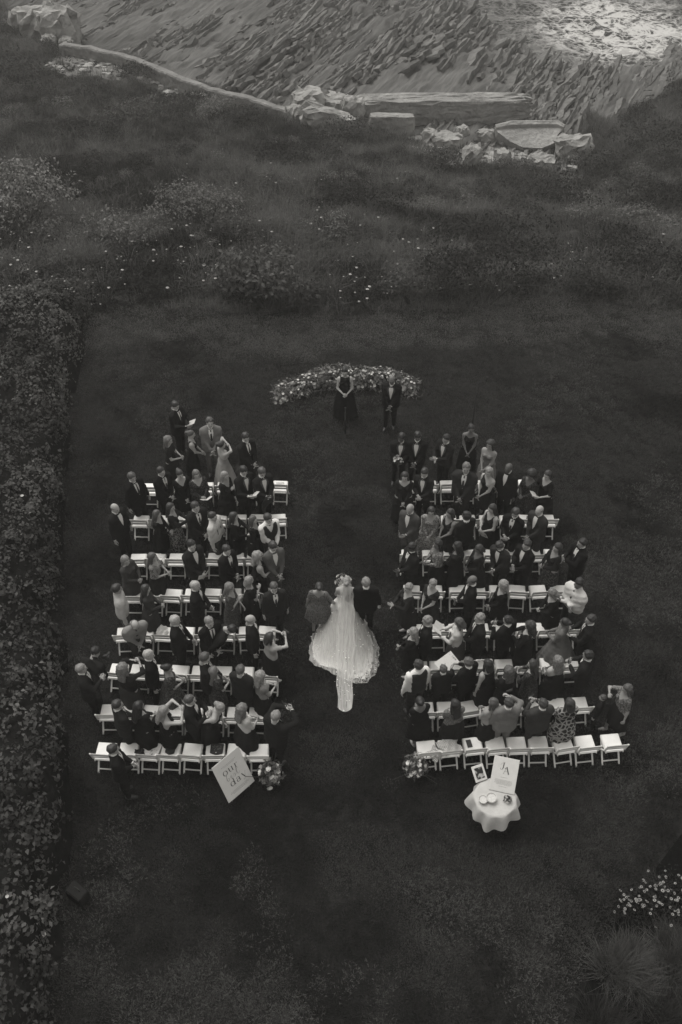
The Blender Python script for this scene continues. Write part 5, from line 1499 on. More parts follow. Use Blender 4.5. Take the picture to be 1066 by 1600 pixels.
 ('right', 2, 846, 804, 230, 'm', 'bald man in charcoal jacket', dict(tone=.03, hair='bald', hairtone='fair', tie='none', pose='clasp', girth=1.1)),
 # fourth
 ('right', 3, 643, 858, 250, 'm', 'broad black suited man, head bowed', dict(hairtone='black', skin='dark', girth=1.12, nod=30, pose='clasp')),
 ('right', 3, 687, 856, 255, 'f', 'dark haired woman in pale patterned wrap', dict(outfit='top', tone=('pat', .08, .24, 30, 'flower', .5), tone2=.014, hair='long', hairtone='black', skin='brown', sleeve=.6, pose='hold')),
 ('right', 3, 716, 858, 300, 'f', 'long haired woman all in black', dict(hair='long', hairtone='black', skin='brown', sleeve=.9, pose='clasp')),
 ('right', 3, 753, 863, 250, 'f', 'brown haired woman in black, head bowed', dict(hair='bob', hairtone='dark', skin='brown', sleeve=.9, pose='hold', nod=25)),
 ('right', 3, 787, 859, 225, 'm', 'man in charcoal suit, head bowed', dict(tone=.024, hairtone='dark', tie='none', nod=35, bend=8, skin='tan', girth=1.1)),
 ('right', 3, 825, 855, 235, 'm', 'man in dark suit, open pale shirt', dict(hairtone='dark', tie='none', skin='tan', pose='hold')),
 ('right', 3, 869, 856, 255, 'f', 'long haired woman in floral skirt', dict(outfit='top', tone=.014, tone2=('pat', .014, .09, 26, 'flower', .55), hair='long', hairtone='dark', skin='tan', sleeve=.9, pose='hold', hem=.2)),
 ('right', 3, 909, 855, 255, 'm', 'clapping man in dark suit', dict(hairtone='black', skin='tan', pose='clap')),
 # fifth
 ('right', 4, 640, 925, 250, 'f', 'grey haired woman in dark suit, clapping', dict(tone=.02, hair='short', hairtone='grey', sleeve=.9, pose='clap')),
 ('right', 4, 674, 919, 230, 'f', 'short haired grey woman in dark dress', dict(tone=.025, hair='short', hairtone='grey', pose='clasp', sleeve=.3)),
 ('right', 4, 739, 908, 270, 'm', 'bald man in black suit', dict(hair='bald', hairtone='black', skin='brown', pose='clasp', tie='bow')),
 ('right', 4, 789, 919, 260, 'f', 'blonde curly haired woman in dark dress', dict(hair='curly', hairtone='blonde', sleeve=.9, pose='clasp', girth=1.05)),
 ('right', 4, 861, 928, 265, 'f', 'fair haired woman in dark top', dict(hair='bob', hairtone='fair', sleeve=.9, nod=28, bend=10, girth=1.15, pose='hold')),
 ('right', 4, 902, 916, 240, 'm', 'large man in white shirt', dict(outfit='shirt', tone=.5, tone2=.015, tie='tie', hairtone='black', skin='brown', girth=1.32, pose='crossed', H=1.82)),
 # sixth
 ('right', 5, 643, 991, 290, 'f', 'long haired blonde woman in black', dict(hair='long', hairtone='blonde', sleeve=.9, pose='clasp')),
 ('right', 5, 668, 976, 280, 'm', 'grey haired man in dark suit', dict(hairtone='grey', pose='clasp')),
 ('right', 5, 717, 974, 285, 'f', 'woman in white jacket reading', dict(outfit='top', tone=.44, tone2=.05, hair='bob', hairtone='brown', sleeve=.9, pose='read', girth=1.18, neck='high', nod=25)),
 ('right', 5, 753, 971, 265, 'm', 'grey haired stout man in dark suit', dict(hairtone='grey', girth=1.15, pose='clasp')),
 ('right', 5, 797, 974, 320, 'm', 'dark haired man in black suit', dict(hairtone='black', pose='phone_low')),
 ('right', 5, 826, 979, 290, 'f', 'curly dark haired woman, pale cuffs', dict(hair='curly', hairtone='dark', sleeve=.9, pose='phone_low')),
 ('right', 5, 884, 976, 300, 'f', 'woman in flowing pale grey dress', dict(tone=.12, hair='bun', hairtone='black', skin='brown', sleeve=.9, hem=.05, flare=.36, pose='hold', girth=1.12)),
 ('right', 5, 923, 973, 280, 'm', 'man in dark suit, white collar', dict(hairtone='dark', skin='tan', pose='read')),
 # seventh
 ('right', 6, 652, 1045, 335, 'm', 'man in waistcoat and white sleeves', dict(outfit='vest', hairtone='dark', pose='sides')),
 ('right', 6, 695, 1049, 350, 'm', 'dark haired boy in black', dict(hairtone='brown', H=1.5, pose='clasp')),
 ('right', 6, 736, 1038, 320, 'm', 'man in dark suit over an open newspaper', dict(hairtone='brown', pose='read')),
 ('right', 6, 767, 1045, 320, 'f', 'dark haired woman, one bare arm', dict(hair='bob', hairtone='black', pose='one_up', neck='scoop')),
 ('right', 6, 797, 1052, 330, 'f', 'brown curly haired woman in black', dict(hair='curly', hairtone='brown', sleeve=.9, pose='clasp', girth=1.08)),
 ('right', 6, 836, 1047, 310, 'f', 'long haired woman in printed dress', dict(tone=('pat', .014, .07, 30, 'flower', .56), hair='long', hairtone='dark', sleeve=.6, pose='phone_low')),
 ('right', 6, 872, 1038, 335, 'f', 'fair haired woman with bare shoulders', dict(hair='curly', hairtone='fair', neck='strapless', pose='clasp', girth=1.18)),
 ('right', 6, 923, 1030, 300, 'm', 'dark suited man, hands raised', dict(hairtone='black', skin='tan', pose='phone_low')),
 # eighth
 ('right', 7, 660, 1100, 340, 'f', 'dark haired woman in black', dict(hair='bun', hairtone='black', skin='brown', sleeve=.25, pose='clasp', neck='scoop')),
 ('right', 7, 713, 1104, 345, 'f', 'woman in grey patterned blouse', dict(outfit='top', tone=('pat', .06, .15, 40, 'flower', .5), tone2=.014, hair='long', hairtone='black', skin='tan', sleeve=.9, pose='clasp')),
 ('right', 7, 769, 1104, 330, 'f', 'woman in pale short-sleeved top', dict(outfit='top', tone=.26, tone2=.015, hair='bob', hairtone='brown', sleeve=.5, pose='hold', neck='high', H=1.6)),
 ('right', 7, 796, 1101, 355, 'm', 'pale grey suited man from behind', dict(tone=.15, hairtone='dark', pose='one_up', girth=1.1)),
 ('right', 7, 847, 1101, 345, 'm', 'man in dark grey suit from behind', dict(tone=.04, hairtone='dark', girth=1.12, pose='phone_low')),
 ('right', 7, 890, 1102, 345, 'f', 'woman in black and pale lattice dress', dict(tone=('pat', .26, .014, 9, 'lattice', .10), hair='bob', hairtone='dark', sleeve=.9, pose='clasp', girth=1.1, neck='high')),
 # beside the blocks
 ('left', -1, 129, 1050, 80, 'm', 'grey haired man in dark suit holding a phone, alone left of the seats', dict(hairtone='grey', pose='phone_low', girth=1.12)),
 ('left', -1, 152, 1022, 20, 'm', 'stooping photographer in black beyond the left end of the rows', dict(outfit='shirt', tone=.014, shirt=.014, tone2=.03, tie='none', hairtone='black', pose='phone_low', bend=42, nod=10, skin='tan')),
 ('left', -1, 177, 1177, 75, 'm', 'man in dark suit standing behind the left last row', dict(hairtone='dark', pose='clasp', walk=.04)),
 ('right', -1, 983, 1083, 260, 'f', 'woman in pale patterned top walking right of the seats', dict(outfit='top', tone=('pat', .05, .16, 30, 'flower', .5), tone2=.016, hair='bob', hairtone='brown', skin='tan', pose='one_up', walk=.16, sleeve=.4, hem=.4, flare=.06)),
 ('right', -1, 941, 1096, 300, 'm', 'small child in black beside the right end of the rows', dict(outfit='shirt', tone=.012, tone2=.012, shirt=.012, tie='none', hairtone='brown', H=1.12, pose='sides')),
]
ONE = ['one', 'two', 'three', 'four', 'five', 'six', 'seven', 'eight']
rank = {}
for side in ('left', 'right'):
    for r_ in range(8):
        q = sorted([g[2] for g in G_ if g[0] == side and g[1] == r_], reverse=(side == 'left'))
        for i, v in enumerate(q): rank[(side, r_, v)] = i
PEOPLE = {}
pr = random.Random(11)
def put_person(px, py, d, label, group=None, seed=0, **kw):
    H = kw.pop('H', None)
    sex = kw.get('sex', 'm')
    if H is None: H = (1.75 if sex == 'm' else 1.64) + pr.uniform(-.04, .05)
    S = H / 1.75; rz = -R(d); b_ = R(kw.get('bend', 0))
    off = Vector((0, .012 + .685 * math.sin(b_), .95 + .685 * math.cos(b_))) * S
    p = spot(px, py, off.z); o2 = Matrix.Rotation(rz, 3, 'Z') @ Vector((off.x, off.y, 0))
    loc = (p[0] - o2.x, p[1] - o2.y + (0.08 if group == 'standing wedding guests' else 0), 0)
    for k_ in ('tone', 'tone2'):
        if isinstance(kw.get(k_), tuple): kw[k_] = pattern(*kw[k_][1:])
    if 'outfit' not in kw: kw['outfit'] = 'suit' if sex == 'm' else 'dress'
    if 'hair' not in kw: kw['hair'] = 'short'
    kw.setdefault('headyaw', pr.uniform(-14, 14)); kw.setdefault('nod', pr.uniform(4, 16))
    if 'tone' not in kw: kw['tone'] = pr.choice((.010, .013, .016))
    return person(loc, rz, H, seed=seed, label=label, group=group, **kw)
for i, (side, r_, px, py, d, sex, desc, kw) in enumerate(G_):
    if r_ >= 0:
        lab = '%s, %s block, guest row %s, %s from aisle' % (desc, side, ONE[r_], ORD[rank[(side, r_, px)]])
    else: lab = desc
    PEOPLE[(side, r_, px)] = put_person(px, py, d, lab, 'standing wedding guests', 1000 + i, sex=sex, **dict(kw))
    PEOPLE[(side, r_, px)] += (desc,)

# ---------------------------------------------------------------- at the altar and in the aisle
PEOPLE['officiant'] = put_person(540, 580, 180, 'officiant in black sleeveless dress before the flower arrangement', 'wedding party', 1, sex='f', hair='bun', hairtone='black', pose='hold', hem=.12, flare=.14, neck='high', tone=.010, H=1.72, nod=12, headyaw=0)
PEOPLE['groom'] = put_person(612, 591, 190, 'groom in black dinner jacket standing before the flowers', 'wedding party', 2, sex='m', outfit='tux', skin='brown', hair='bald', hairtone='black', pose='clasp', H=1.84, nod=14, headyaw=0, walk=.05)
PEOPLE['mother'] = put_person(496, 914, 8, 'woman in short pale feathered dress walking on the left of the bride', 'wedding party', 3, sex='f', hair='bun', hairtone='dark', pose='arm_right', tone=pattern(.05, .13, 40, 'flower', .46), hem=.52, flare=.08, sleeve=.35, neck='scoop', H=1.64, walk=.1, girth=1.1, skin='tan')
PEOPLE['father'] = put_person(573, 908, 0, 'balding man in dark suit walking on the right of the bride', 'wedding party', 4, sex='m', hair='short', hairtone='grey', pose='arm_left', H=1.8, girth=1.12, walk=.08, headyaw=0, tone=.012)

# bride: fitted bodice, wide tulle skirt with train, long veil
M_GOWN = grey(0.68, .8, .06, 8, .25, 30)
def tulle(v, alpha, name):
    m = bpy.data.materials.new(name); m.use_nodes = True; n, l = m.node_tree.nodes, m.node_tree.links
    b = n['Principled BSDF']; b.inputs['Base Color'].default_value = (v, v * .985, v * .95, 1); b.inputs['Roughness'].default_value = .9; b.inputs['Specular IOR Level'].default_value = .1
    tc = n.new('ShaderNodeTexCoord'); w = n.new('ShaderNodeTexNoise'); w.inputs['Scale'].default_value = 5; w.inputs['Detail'].default_value = 4
    mp = n.new('ShaderNodeMapping'); mp.inputs['Scale'].default_value = (5, .6, .6)
    l.new(tc.outputs['Object'], mp.inputs['Vector']); l.new(mp.outputs[0], w.inputs['Vector'])
    r = n.new('ShaderNodeMapRange'); r.inputs['From Min'].default_value = .3; r.inputs['From Max'].default_value = .7; r.inputs['To Min'].default_value = alpha * .65; r.inputs['To Max'].default_value = min(1, alpha * 1.35)
    l.new(w.outputs['Fac'], r.inputs['Value'])
    t = n.new('ShaderNodeBsdfTransparent'); mx = n.new('ShaderNodeMixShader')
    l.new(r.outputs[0], mx.inputs[0]); l.new(t.outputs[0], mx.inputs[1]); l.new(b.outputs[0], mx.inputs[2]); l.new(mx.outputs[0], n['Material Output'].inputs['Surface'])
    return m
BR = put_person(537, 908, 0, 'bride in white full-skirted gown and long veil walking up the aisle', 'wedding party', 5, sex='f', hair='bun', hairtone='blonde', pose='hold', tone=M_GOWN, hem=.7, flare=.12, neck='strapless', H=1.74, headyaw=0, nod=4, name='person')
broot, bS = BR[0], BR[3]
def skirt_surface(name, mat, rx0, grow, zt, hemfun, layers_seed, fold_n, fold_a, solid=0.0):
    r0 = random.Random(layers_seed); ph = [r0.uniform(0, 6) for _ in range(4)]
    na, nr = 96, 22; V, F = [], []
    for i in range(nr):
        t = i / (nr - 1)
        for k_ in range(na):
            a = 2 * math.pi * k_ / na; c_, s_ = math.cos(a), math.sin(a)
            hx_, hy_ = hemfun(a)
            e = t
            x = rx0 * c_ * (1 - e) + hx_ * e; y = rx0 * .82 * s_ * (1 - e) + hy_ * e
            dist = math.hypot(hx_, hy_); drop = t ** (1.0 + .35 * max(0, dist - .7))
            z = zt * (1 - drop) ** 1.0
            if dist > .6: z = zt * max(0, 1 - t * 1.06) ** (1.0 + .55 * min(1, (dist - .6) / .7))
            fo = (math.sin(fold_n * a + ph[0]) * .6 + .4 * math.sin(fold_n * 2.3 * a + ph[1])) * fold_a * t
            V.append((x * (1 + fo), y * (1 + fo * .5), max(z + .012 + .03 * abs(fo) / max(fold_a, .01) * t + solid, .062)))
    for i in range(nr - 1):
        for k_ in range(na): F.append((i*na+k_, i*na+(k_+1) % na, (i+1)*na+(k_+1) % na, (i+1)*na+k_))
    return obj(name, mesh_data(name, V, F, mat), broot)
_bb = np.array(broot.location)
def hem_of(front, pxs):
    o2 = [np.array(q) for q in front] + [(spot(a, b, 0) - _bb)[:2] / bS for a, b in pxs]
    o2 = np.array(o2); ang = np.unwrap(np.arctan2(o2[:, 1] + .25, o2[:, 0])); k0 = np.argsort(ang); ang, o2 = ang[k0], o2[k0]
    ang = np.concatenate([ang - 2 * math.pi, ang, ang + 2 * math.pi]); o2 = np.concatenate([o2] * 3)
    return lambda a: (float(np.interp(a, ang, o2[:, 0])), float(np.interp(a, ang, o2[:, 1])))
hem_inner = hem_of([(.46, .12), (.25, .38), (0, .42), (-.25, .38), (-.46, .12)], [(490, 1000), (488, 1030), (505, 1044), (530, 1048), (548, 1062), (572, 1062), (582, 1040), (583, 1005)])
hem_outer = hem_of([(.52, .14), (.3, .42), (0, .46), (-.3, .42), (-.5, .14)], [(486, 1000), (482, 1034), (500, 1046), (525, 1056), (545, 1068), (572, 1068), (586, 1058), (590, 1042), (594, 1026), (588, 1000)])
skirt_surface('skirt', M_GOWN, .13, 0, 1.04, hem_inner, 1, 11, .035)
o_ = skirt_surface('overskirt', tulle(.62, .42, 'tulle'), .14, 0, 1.05, hem_outer, 2, 13, .045, .02)
# appliqué blossoms on the tulle
fb = MB(); r0 = random.Random(9); ov = o_.data.vertices
M_APP = grey(.68, .8, .05)
for i in range(120):
    vi = r0.randrange(96 * 5, len(ov)); p = ov[vi].co + Vector((r0.uniform(-.015, .015), r0.uniform(-.03, .03), .012)); s_ = r0.uniform(.008, .017)
    fb.add([(p.x, p.y, p.z + .012)] + [(p.x + s_ * math.cos(6.283 * k_ / 6), p.y + s_ * math.sin(6.283 * k_ / 6), p.z) for k_ in range(6)], [(0, 1 + k_, 1 + (k_ + 1) % 6) for k_ in range(6)])
tag(fb.build('applique', M_APP, o_), kind='stuff')
# veil: falls from the crown over the back and trails behind the train
V, F = [], []; nc, nr = 15, 40
prof = [(0, -.03, 1.77), (0, -.11, 1.73), (0, -.16, 1.60), (0, -.24, 1.35), (0, -.36, 1.10), (0, -.58, .78), (0, -.85, .48), (0, -1.12, .25), (0, -1.40, .09), (0, -1.7, .04), (0, -2.22, .03)]
wid = [.05, .12, .14, .16, .18, .20, .20, .19, .18, .165, .15]
tt = np.linspace(0, 1, nr); kt = np.linspace(0, 1, len(prof)); pa = np.array(prof)
py_, pz_, pw_ = np.interp(tt, kt, pa[:, 1]), np.interp(tt, kt, pa[:, 2]), np.interp(tt, kt, wid)
for i in range(nr):
    for j in range(nc):
        s_ = j / (nc - 1) * 2 - 1
        wv = .022 * math.sin(j * 2.2 + i * .12) * min(1, tt[i] * 3)
        crown = -.05 * s_ * s_ * (1 - tt[i]) * 3 if i < 14 else -.02 * s_ * s_
        V.append((s_ * pw_[i] + .03 * tt[i] + .012 * math.sin(i * .9), py_[i] + .06 * s_ * s_ * (i < 8) + .10 * s_ * s_ * (i > nr - 4), max(pz_[i] + wv + crown, .085)))
for i in range(nr - 1):
    for j in range(nc - 1): F.append((i*nc+j, i*nc+j+1, (i+1)*nc+j+1, (i+1)*nc+j))
vo = obj('veil', mesh_data('veil', V, F, tulle(.70, .42, 'veil_tulle')), broot)
fb = MB()
for i in range(45):
    vi = r0.randrange(nc * 24, len(V)); p = V[vi]; s_ = r0.uniform(.007, .016)
    p = (p[0] + r0.uniform(-.03, .03), p[1] + r0.uniform(-.04, .04), p[2]); fb.add([(p[0], p[1], p[2] + .02)] + [(p[0] + s_ * math.cos(6.283 * k_ / 6), p[1] + s_ * math.sin(6.283 * k_ / 6), p[2] + .008) for k_ in range(6)], [(0, 1 + k_, 1 + (k_ + 1) % 6) for k_ in range(6)])
tag(fb.build('applique', M_APP, vo), kind='stuff')

# ---------------------------------------------------------------- flowers
def bunch(root, rs_, pts_fn, n_f, n_l, fs, ls, ftones=(.62, .42, .28), lt=.05):
    """Blossoms with petals and leaves spread through a volume."""
    fbs = [MB() for _ in ftones]
    for i in range(n_f):
        p, d = pts_fn(rs_); s_ = fs * rs_.uniform(.6, 1.25); m = fbs[rs_.integers(len(ftones))]
        d = d / np.linalg.norm(d); a = np.cross(d, [0, 0, 1.]); a = a / (np.linalg.norm(a) + 1e-6); b_ = np.cross(d, a)
        for ring, (rr, hh, np_) in enumerate(((1.0, .0, 6), (.62, .35, 5))):
            for k_ in range(np_):
                t0 = 6.283 * (k_ + .4 * ring) / np_; w = 3.3 / np_
                q0 = p + d * s_ * (hh - .25)
                e = lambda t, r_, u: p + (a * math.cos(t) + b_ * math.sin(t)) * s_ * r_ + d * s_ * (u + hh)
                m.add([q0, e(t0 - w, rr * .8, .1), e(t0, rr, .32 - .25 * ring), e(t0 + w, rr * .8, .1)], [(0, 1, 2, 3)])
    for m, v in zip(fbs, ftones):
        if m.v: tag(m.build('blossoms', grey(v, .75, .1, 25), root), kind='stuff')
    P, D = zip(*[pts_fn(rs_) for _ in range(n_l)]); P = np.array(P); D = np.array(D); D /= np.linalg.norm(D, axis=1)[:, None]
    Vv, Ff = leaves(P - D * .03, D, ls, rs_, 2.4, 1.2)
    tag(obj('leaves', mesh_data('leaves', Vv, Ff, leaf_mat(lt, .5)), root), kind='stuff')
# long low arrangement at the altar
arc = np.array([spot(a, b, 0) for a, b in ((432, 620), (455, 612), (490, 604), (525, 601), (560, 600), (595, 600), (625, 603), (648, 612))])
arr = empty('flower_arrangement', arc.mean(0)); tag(arr, 'long curved ground arrangement of pale flowers behind the couple', 'flowers')
am = arc.mean(0)
def arc_pt(r_):
    t = r_.uniform(0, 1); i = t * (len(arc) - 1); k_ = min(int(i), len(arc) - 2); c_ = arc[k_] + (arc[k_+1] - arc[k_]) * (i - k_)
    hgt = (.24 + .36 * math.exp(-((t - .5) / .35) ** 2)) * (0.7 + .5 * vnoise(t * 9, 0.5, 3)); th = r_.uniform(0.05, math.pi - .05)
    d = np.array([r_.normal() * .3, math.cos(th), math.sin(th) + .15]); rr = r_.uniform(.75, 1.08)
    return c_ - am + np.array([r_.normal() * .08, d[1] * .42 * rr, max(.04, d[2] * hgt * rr)]), d
bunch(arr, np.random.default_rng(3), arc_pt, 330, 2600, .044, .12, (.62, .48, .30), .14)
MB().tube([tuple(c_ - am + np.array([0, 0, .04])) for c_ in arc], .09, 7).build('base', grey(.03, .9), arr)
def posy(name, loc, rad, n_f, n_l, label, seed, fs=.04, ls=.08, hgt=None, cat='bouquet', stalk=True):
    root = empty(name, loc); tag(root, label, cat)
    def fn(r_):
        d = r_.normal(size=3); d[2] = abs(d[2]) + .1; d /= np.linalg.norm(d); k_ = rad * r_.uniform(.7, 1.1)
        return d * np.array([k_, k_, k_ if hgt is None else hgt * r_.uniform(.6, 1.1)]), d
    bunch(root, np.random.default_rng(seed), fn, n_f, n_l, fs, ls)
    if stalk: MB().tube([(0, 0, -.22), (0, 0, .02)], [.02, .03], 7).build('stems', grey(.05, .8), root)
    return root
def local(P, v):
    """A place given in a figure's own frame."""
    root, S = P[0], P[3]
    return Vector(root.location) + Matrix.Rotation(root.rotation_euler[2], 3, 'Z') @ (Vector(v) * S)
posy('bouquet', local(BR, (0, .36, 1.22)), .165, 44, 50, 'large white bouquet held before the bride', 7, .045, .10)
posy('bouquet', local(PEOPLE[('right', 0, 625)], (0, .36, 1.10)), .13, 26, 60, 'white bouquet held by a groomsman on the right', 8, .036)
def floor_flowers(px, py, label, seed):
    p = spot(px, py, 0); root = empty('floor_arrangement', p); tag(root, label, 'flowers', 'floor flowers at the end of the aisle')
    def fn(r_):
        d = r_.normal(size=3); d[2] = abs(d[2]); d /= np.linalg.norm(d); k_ = r_.uniform(.55, 1.15)
        return d * np.array([.26, .26, .42]) * k_ + np.array([0, 0, .16]), d + np.array([0, 0, .2])
    bunch(root, np.random.default_rng(seed), fn, 34, 260, .046, .10, (.66, .55, .4), .13)
    r0 = np.random.default_rng(seed + 5); mb = MB()
    for _ in range(9):
        d = r0.normal(size=3); d[2] = abs(d[2]) + .6; d /= np.linalg.norm(d); mb.tube([(0, 0, .1), tuple(d * .62)], [.006, .003], 4)
    mb.build('sprigs', grey(.06, .8), root)
    MB().tube([(0, 0, 0), (0, 0, .08), (0, 0, .17)], [.09, .12, .10], 10).build('vase', grey(.08, .5), root)
floor_flowers(424, 1219, 'white floor flowers at the aisle end of the left last row', 31)
floor_flowers(650, 1207, 'white floor flowers at the aisle end of the right last row', 32)

# ---------------------------------------------------------------- lettering drawn as flat strokes
def strokes(mb, lines, M, z=.002):
    """Flat brush strokes: each line is a list of (x, y, width)."""
    for ln in lines:
        n_ = len(ln); V = []
        for i, (x, y, w) in enumerate(ln):
            a, b_ = ln[max(i-1, 0)], ln[min(i+1, n_-1)]; tx, ty = b_[0]-a[0], b_[1]-a[1]; q = math.hypot(tx, ty) or 1
            nx_, ny_ = -ty/q*w/2, tx/q*w/2
            V += [M @ Vector((x+nx_, y+ny_, z)), M @ Vector((x-nx_, y-ny_, z))]
        mb.add(V, [(2*i, 2*i+1, 2*i+3, 2*i+2) for i in range(n_-1)])
def oval(cx_, cy_, rx, ry, w0, w1, a0=0, a1=360, n_=18):
    return [(cx_+rx*math.cos(R(a)), cy_+ry*math.sin(R(a)), w0+(w1-w0)*abs(math.cos(R(a)))) for a in np.linspace(a0, a1, n_)]
T_, H_ = .02, .13          # thin and heavy strokes, in letter heights
GL = {'o': (.75, [oval(.37, .35, .30, .35, T_, H_)]),
 'u': (.85, [[(.0, .68, T_), (.18, .68, T_)], [(.16, .68, H_), (.16, .22, H_), (.22, .05, .08), (.38, 0, T_), (.58, .12, T_)], [(.62, .68, H_), (.62, 0, H_)], [(.5, .68, T_), (.66, .68, T_)], [(.6, .01, T_), (.78, .01, T_)]]),
 'r': (.62, [[(.0, .68, T_), (.2, .68, T_)], [(.18, .68, H_), (.18, 0, H_)], [(.02, .01, T_), (.36, .01, T_)], [(.2, .42, T_), (.32, .62, T_), (.44, .67, .06), (.5, .58, .11)]]),
 'd': (.85, [oval(.34, .34, .28, .34, T_, H_), [(.64, 1.05, H_), (.64, 0, H_)], [(.48, 1.04, T_), (.68, 1.04, T_)], [(.62, .01, T_), (.82, .01, T_)]]),
 'a': (.75, [[(.08, .56, .1), (.2, .68, .05), (.36, .69, T_), (.5, .58, H_), (.5, .1, H_), (.6, .01, T_), (.7, .06, T_)], oval(.29, .2, .22, .2, T_, H_ * .9)]),
 'y': (.8, [[(.0, .68, T_), (.26, .68, T_)], [(.1, .68, H_), (.4, .0, H_)], [(.68, .68, T_), (.3, -.26, T_), (.16, -.32, .05), (.08, -.24, .09)], [(.56, .68, T_), (.78, .68, T_)]]),
 'B': (.5, [[(.0, .2, .03), (.22, .85, .04), (.3, 1.0, .04), (.2, 1.0, .03), (.1, .5, .06), (.08, .1, .06), (.2, 0, .05), (.36, .15, .05), (.36, .34, .04), (.2, .36, .03)]]),
 'E': (.42, [[(.0, .2, .03), (.24, .3, .04), (.26, .42, .04), (.14, .44, .05), (.08, .22, .06), (.16, 0, .05), (.4, .18, .03)]]),
 'S': (.42, [[(.0, .18, .03), (.2, .46, .04), (.26, .3, .05), (.24, .06, .06), (.1, 0, .05), (.06, .08, .03)], [(.24, .1, .03), (.42, .2, .03)]]),
 'T': (.45, [[(.0, .2, .03), (.26, 1.1, .05), (.12, .4, .06), (.14, .04, .05), (.3, 0, .04), (.46, .2, .03)], [(.0, .62, .03), (.42, .74, .03)]]),
 'J': (.7, [[(.30, 1.0, T_ * 1.5), (.66, 1.0, T_ * 1.5)], [(.48, 1.0, H_), (.44, .3, H_), (.34, .02, .06), (.16, -.06, T_), (.06, .06, .05), (.10, .18, .06)], [(.02, .62, T_), (.2, .95, T_), (.5, .78, T_)]]),
 'A': (.9, [[(.05, 0, T_ * 1.6), (.42, 1.0, T_ * 1.6)], [(.40, 1.0, H_ * 1.2), (.78, 0, H_ * 1.2)], [(.18, .34, T_ * 1.5), (.62, .34, T_ * 1.5)], [(-.02, 0, T_ * 1.5), (.16, 0, T_ * 1.5)], [(.66, 0, T_ * 1.5), (.92, 0, T_ * 1.5)]])}
def text(mb, s, x, y, h, M, gap=.12):
    for ch in s:
        w, ln = GL[ch]; strokes(mb, [[(x + a * h, y + b_ * h, c_ * h) for a, b_, c_ in q] for q in ln], M); x += (w + gap) * h
    return x
M_INK = grey(.07, .7, .1)
M_INK2 = grey(.22, .7, .1)
M_BOARD = grey(.60, .7, .04, 5)
# welcome board on its easel
b_l, b_r = spot(357.7, 1255, .14), spot(398, 1220, .14)
bw = float(np.linalg.norm(b_r - b_l)); yaw = math.atan2(b_r[1] - b_l[1], b_r[0] - b_l[0])
BW, BH = bw, .90
sign = empty('welcome_sign', ((b_l[0] + b_r[0]) / 2, (b_l[1] + b_r[1]) / 2, 0), yaw); tag(sign, 'tilted white welcome board reading our best day on an easel', 'sign')
lean = R(-26)
brd = MB().box((0, 0, 0), (BW, BH, .012), None, .003).build('board', M_BOARD, sign, False)
BM = Matrix.Translation((0, 0, .14)) @ Matrix.Rotation(R(90) + lean, 4, 'X') @ Matrix.Translation((0, BH / 2, 0))
brd.matrix_local = BM
mb = MB(); I4 = Matrix.Identity(4)
text(mb, 'our', -.19, .10, .15, I4); text(mb, 'day', -.14, -.20, .15, I4)
mb.build('lettering', M_INK, brd, False).location.z = .006
mb = MB(); text(mb, 'BEST', -.17, -.045, .17, I4, .02); mb.build('script_lettering', M_INK2, brd, False).location.z = .006
mb = MB(); r0 = random.Random(2)
for yy, hw_ in ((.30, .17), (.275, .12), (-.30, .2), (-.325, .22), (-.35, .16)):
    x = -hw_
    while x < hw_:
        w = r0.uniform(.01, .035); strokes(mb, [[(x, yy, .007), (x + w, yy, .007)]], I4); x += w + .008
mb.build('small_print', M_INK2, brd, False).location.z = .006
mb = MB(); top = BM @ Vector((0, BH / 2, -.03)); bot = Vector((0, -.03, .60))
for sg in (-1, 1): mb.bar((sg * .22, .04, 0), (sg * .05, top.y + .03, top.z - .05), .022, .022)
mb.bar((0, top.y + .3, 0), (0, top.y + .03, top.z - .05), .022, .022); mb.bar((-.26, .015, .125), (.26, .015, .125), .03, .02)
mb.build('easel', grey(.30, .6), sign, False)

# round welcome table with its cloth and what stands on it
tp = spot(774, 1246, .76); tab = empty('round_table', (tp[0], tp[1], 0)); tag(tab, 'small round table under a pale cloth behind the right rows', 'table')
V, F = [], []; na = 72
rings = [(0, .76), (.20, .762), (.36, .762), (.385, .755), (.395, .73), (.41, .65), (.43, .54), (.445, .44)]
for i, (rr, zz) in enumerate(rings):
    for k_ in range(na):
        a = 6.283 * k_ / na
        drop = 1.0
        if i >= 4:
            drop = 1 + .35 * (abs(math.cos(2 * a + .5)) - .5)
            fo = (i - 3) * .012 * math.sin(9 * a + .7 * math.sin(3 * a)) ; r2 = rr + fo + (i - 3) * .012 * abs(math.cos(2 * a + .5))
            V.append((r2 * math.cos(a), r2 * math.sin(a), .76 - (.76 - zz) * drop))
        else: V.append((rr * math.cos(a), rr * math.sin(a), zz))
for i in range(len(rings) - 1):
    for k_ in range(na): F.append((i*na+k_, i*na+(k_+1) % na, (i+1)*na+(k_+1) % na, (i+1)*na+k_))
obj('tablecloth', mesh_data('tablecloth', V, F, grey(.42, .85, .08, 6, .3, 25)), tab)
MB().tube([(0, 0, .73), (0, 0, .755)], .38, 32).build('table_top', grey(.2, .6), tab, False)
MB().tube([(0, 0, 0), (0, 0, .73)], .035, 10).build('pedestal', grey(.05, .5), tab)
mb = MB()
for k_ in range(4): mb.bar((0, 0, .05), (.26 * math.cos(k_ * 1.57 + .4), .26 * math.sin(k_ * 1.57 + .4), .02), .03, .03)
mb.build('foot', grey(.05, .5), tab)
def on_table(px, py, z=.766): p = spot(px, py, z); return p
p = on_table(784, 1236, .80); inv_ = empty('monogram_sign', (p[0], p[1], .766)); inv_.rotation_euler = (0, 0, R(-14)); tag(inv_, 'upright white board with JA monogram standing on the round table', 'sign')
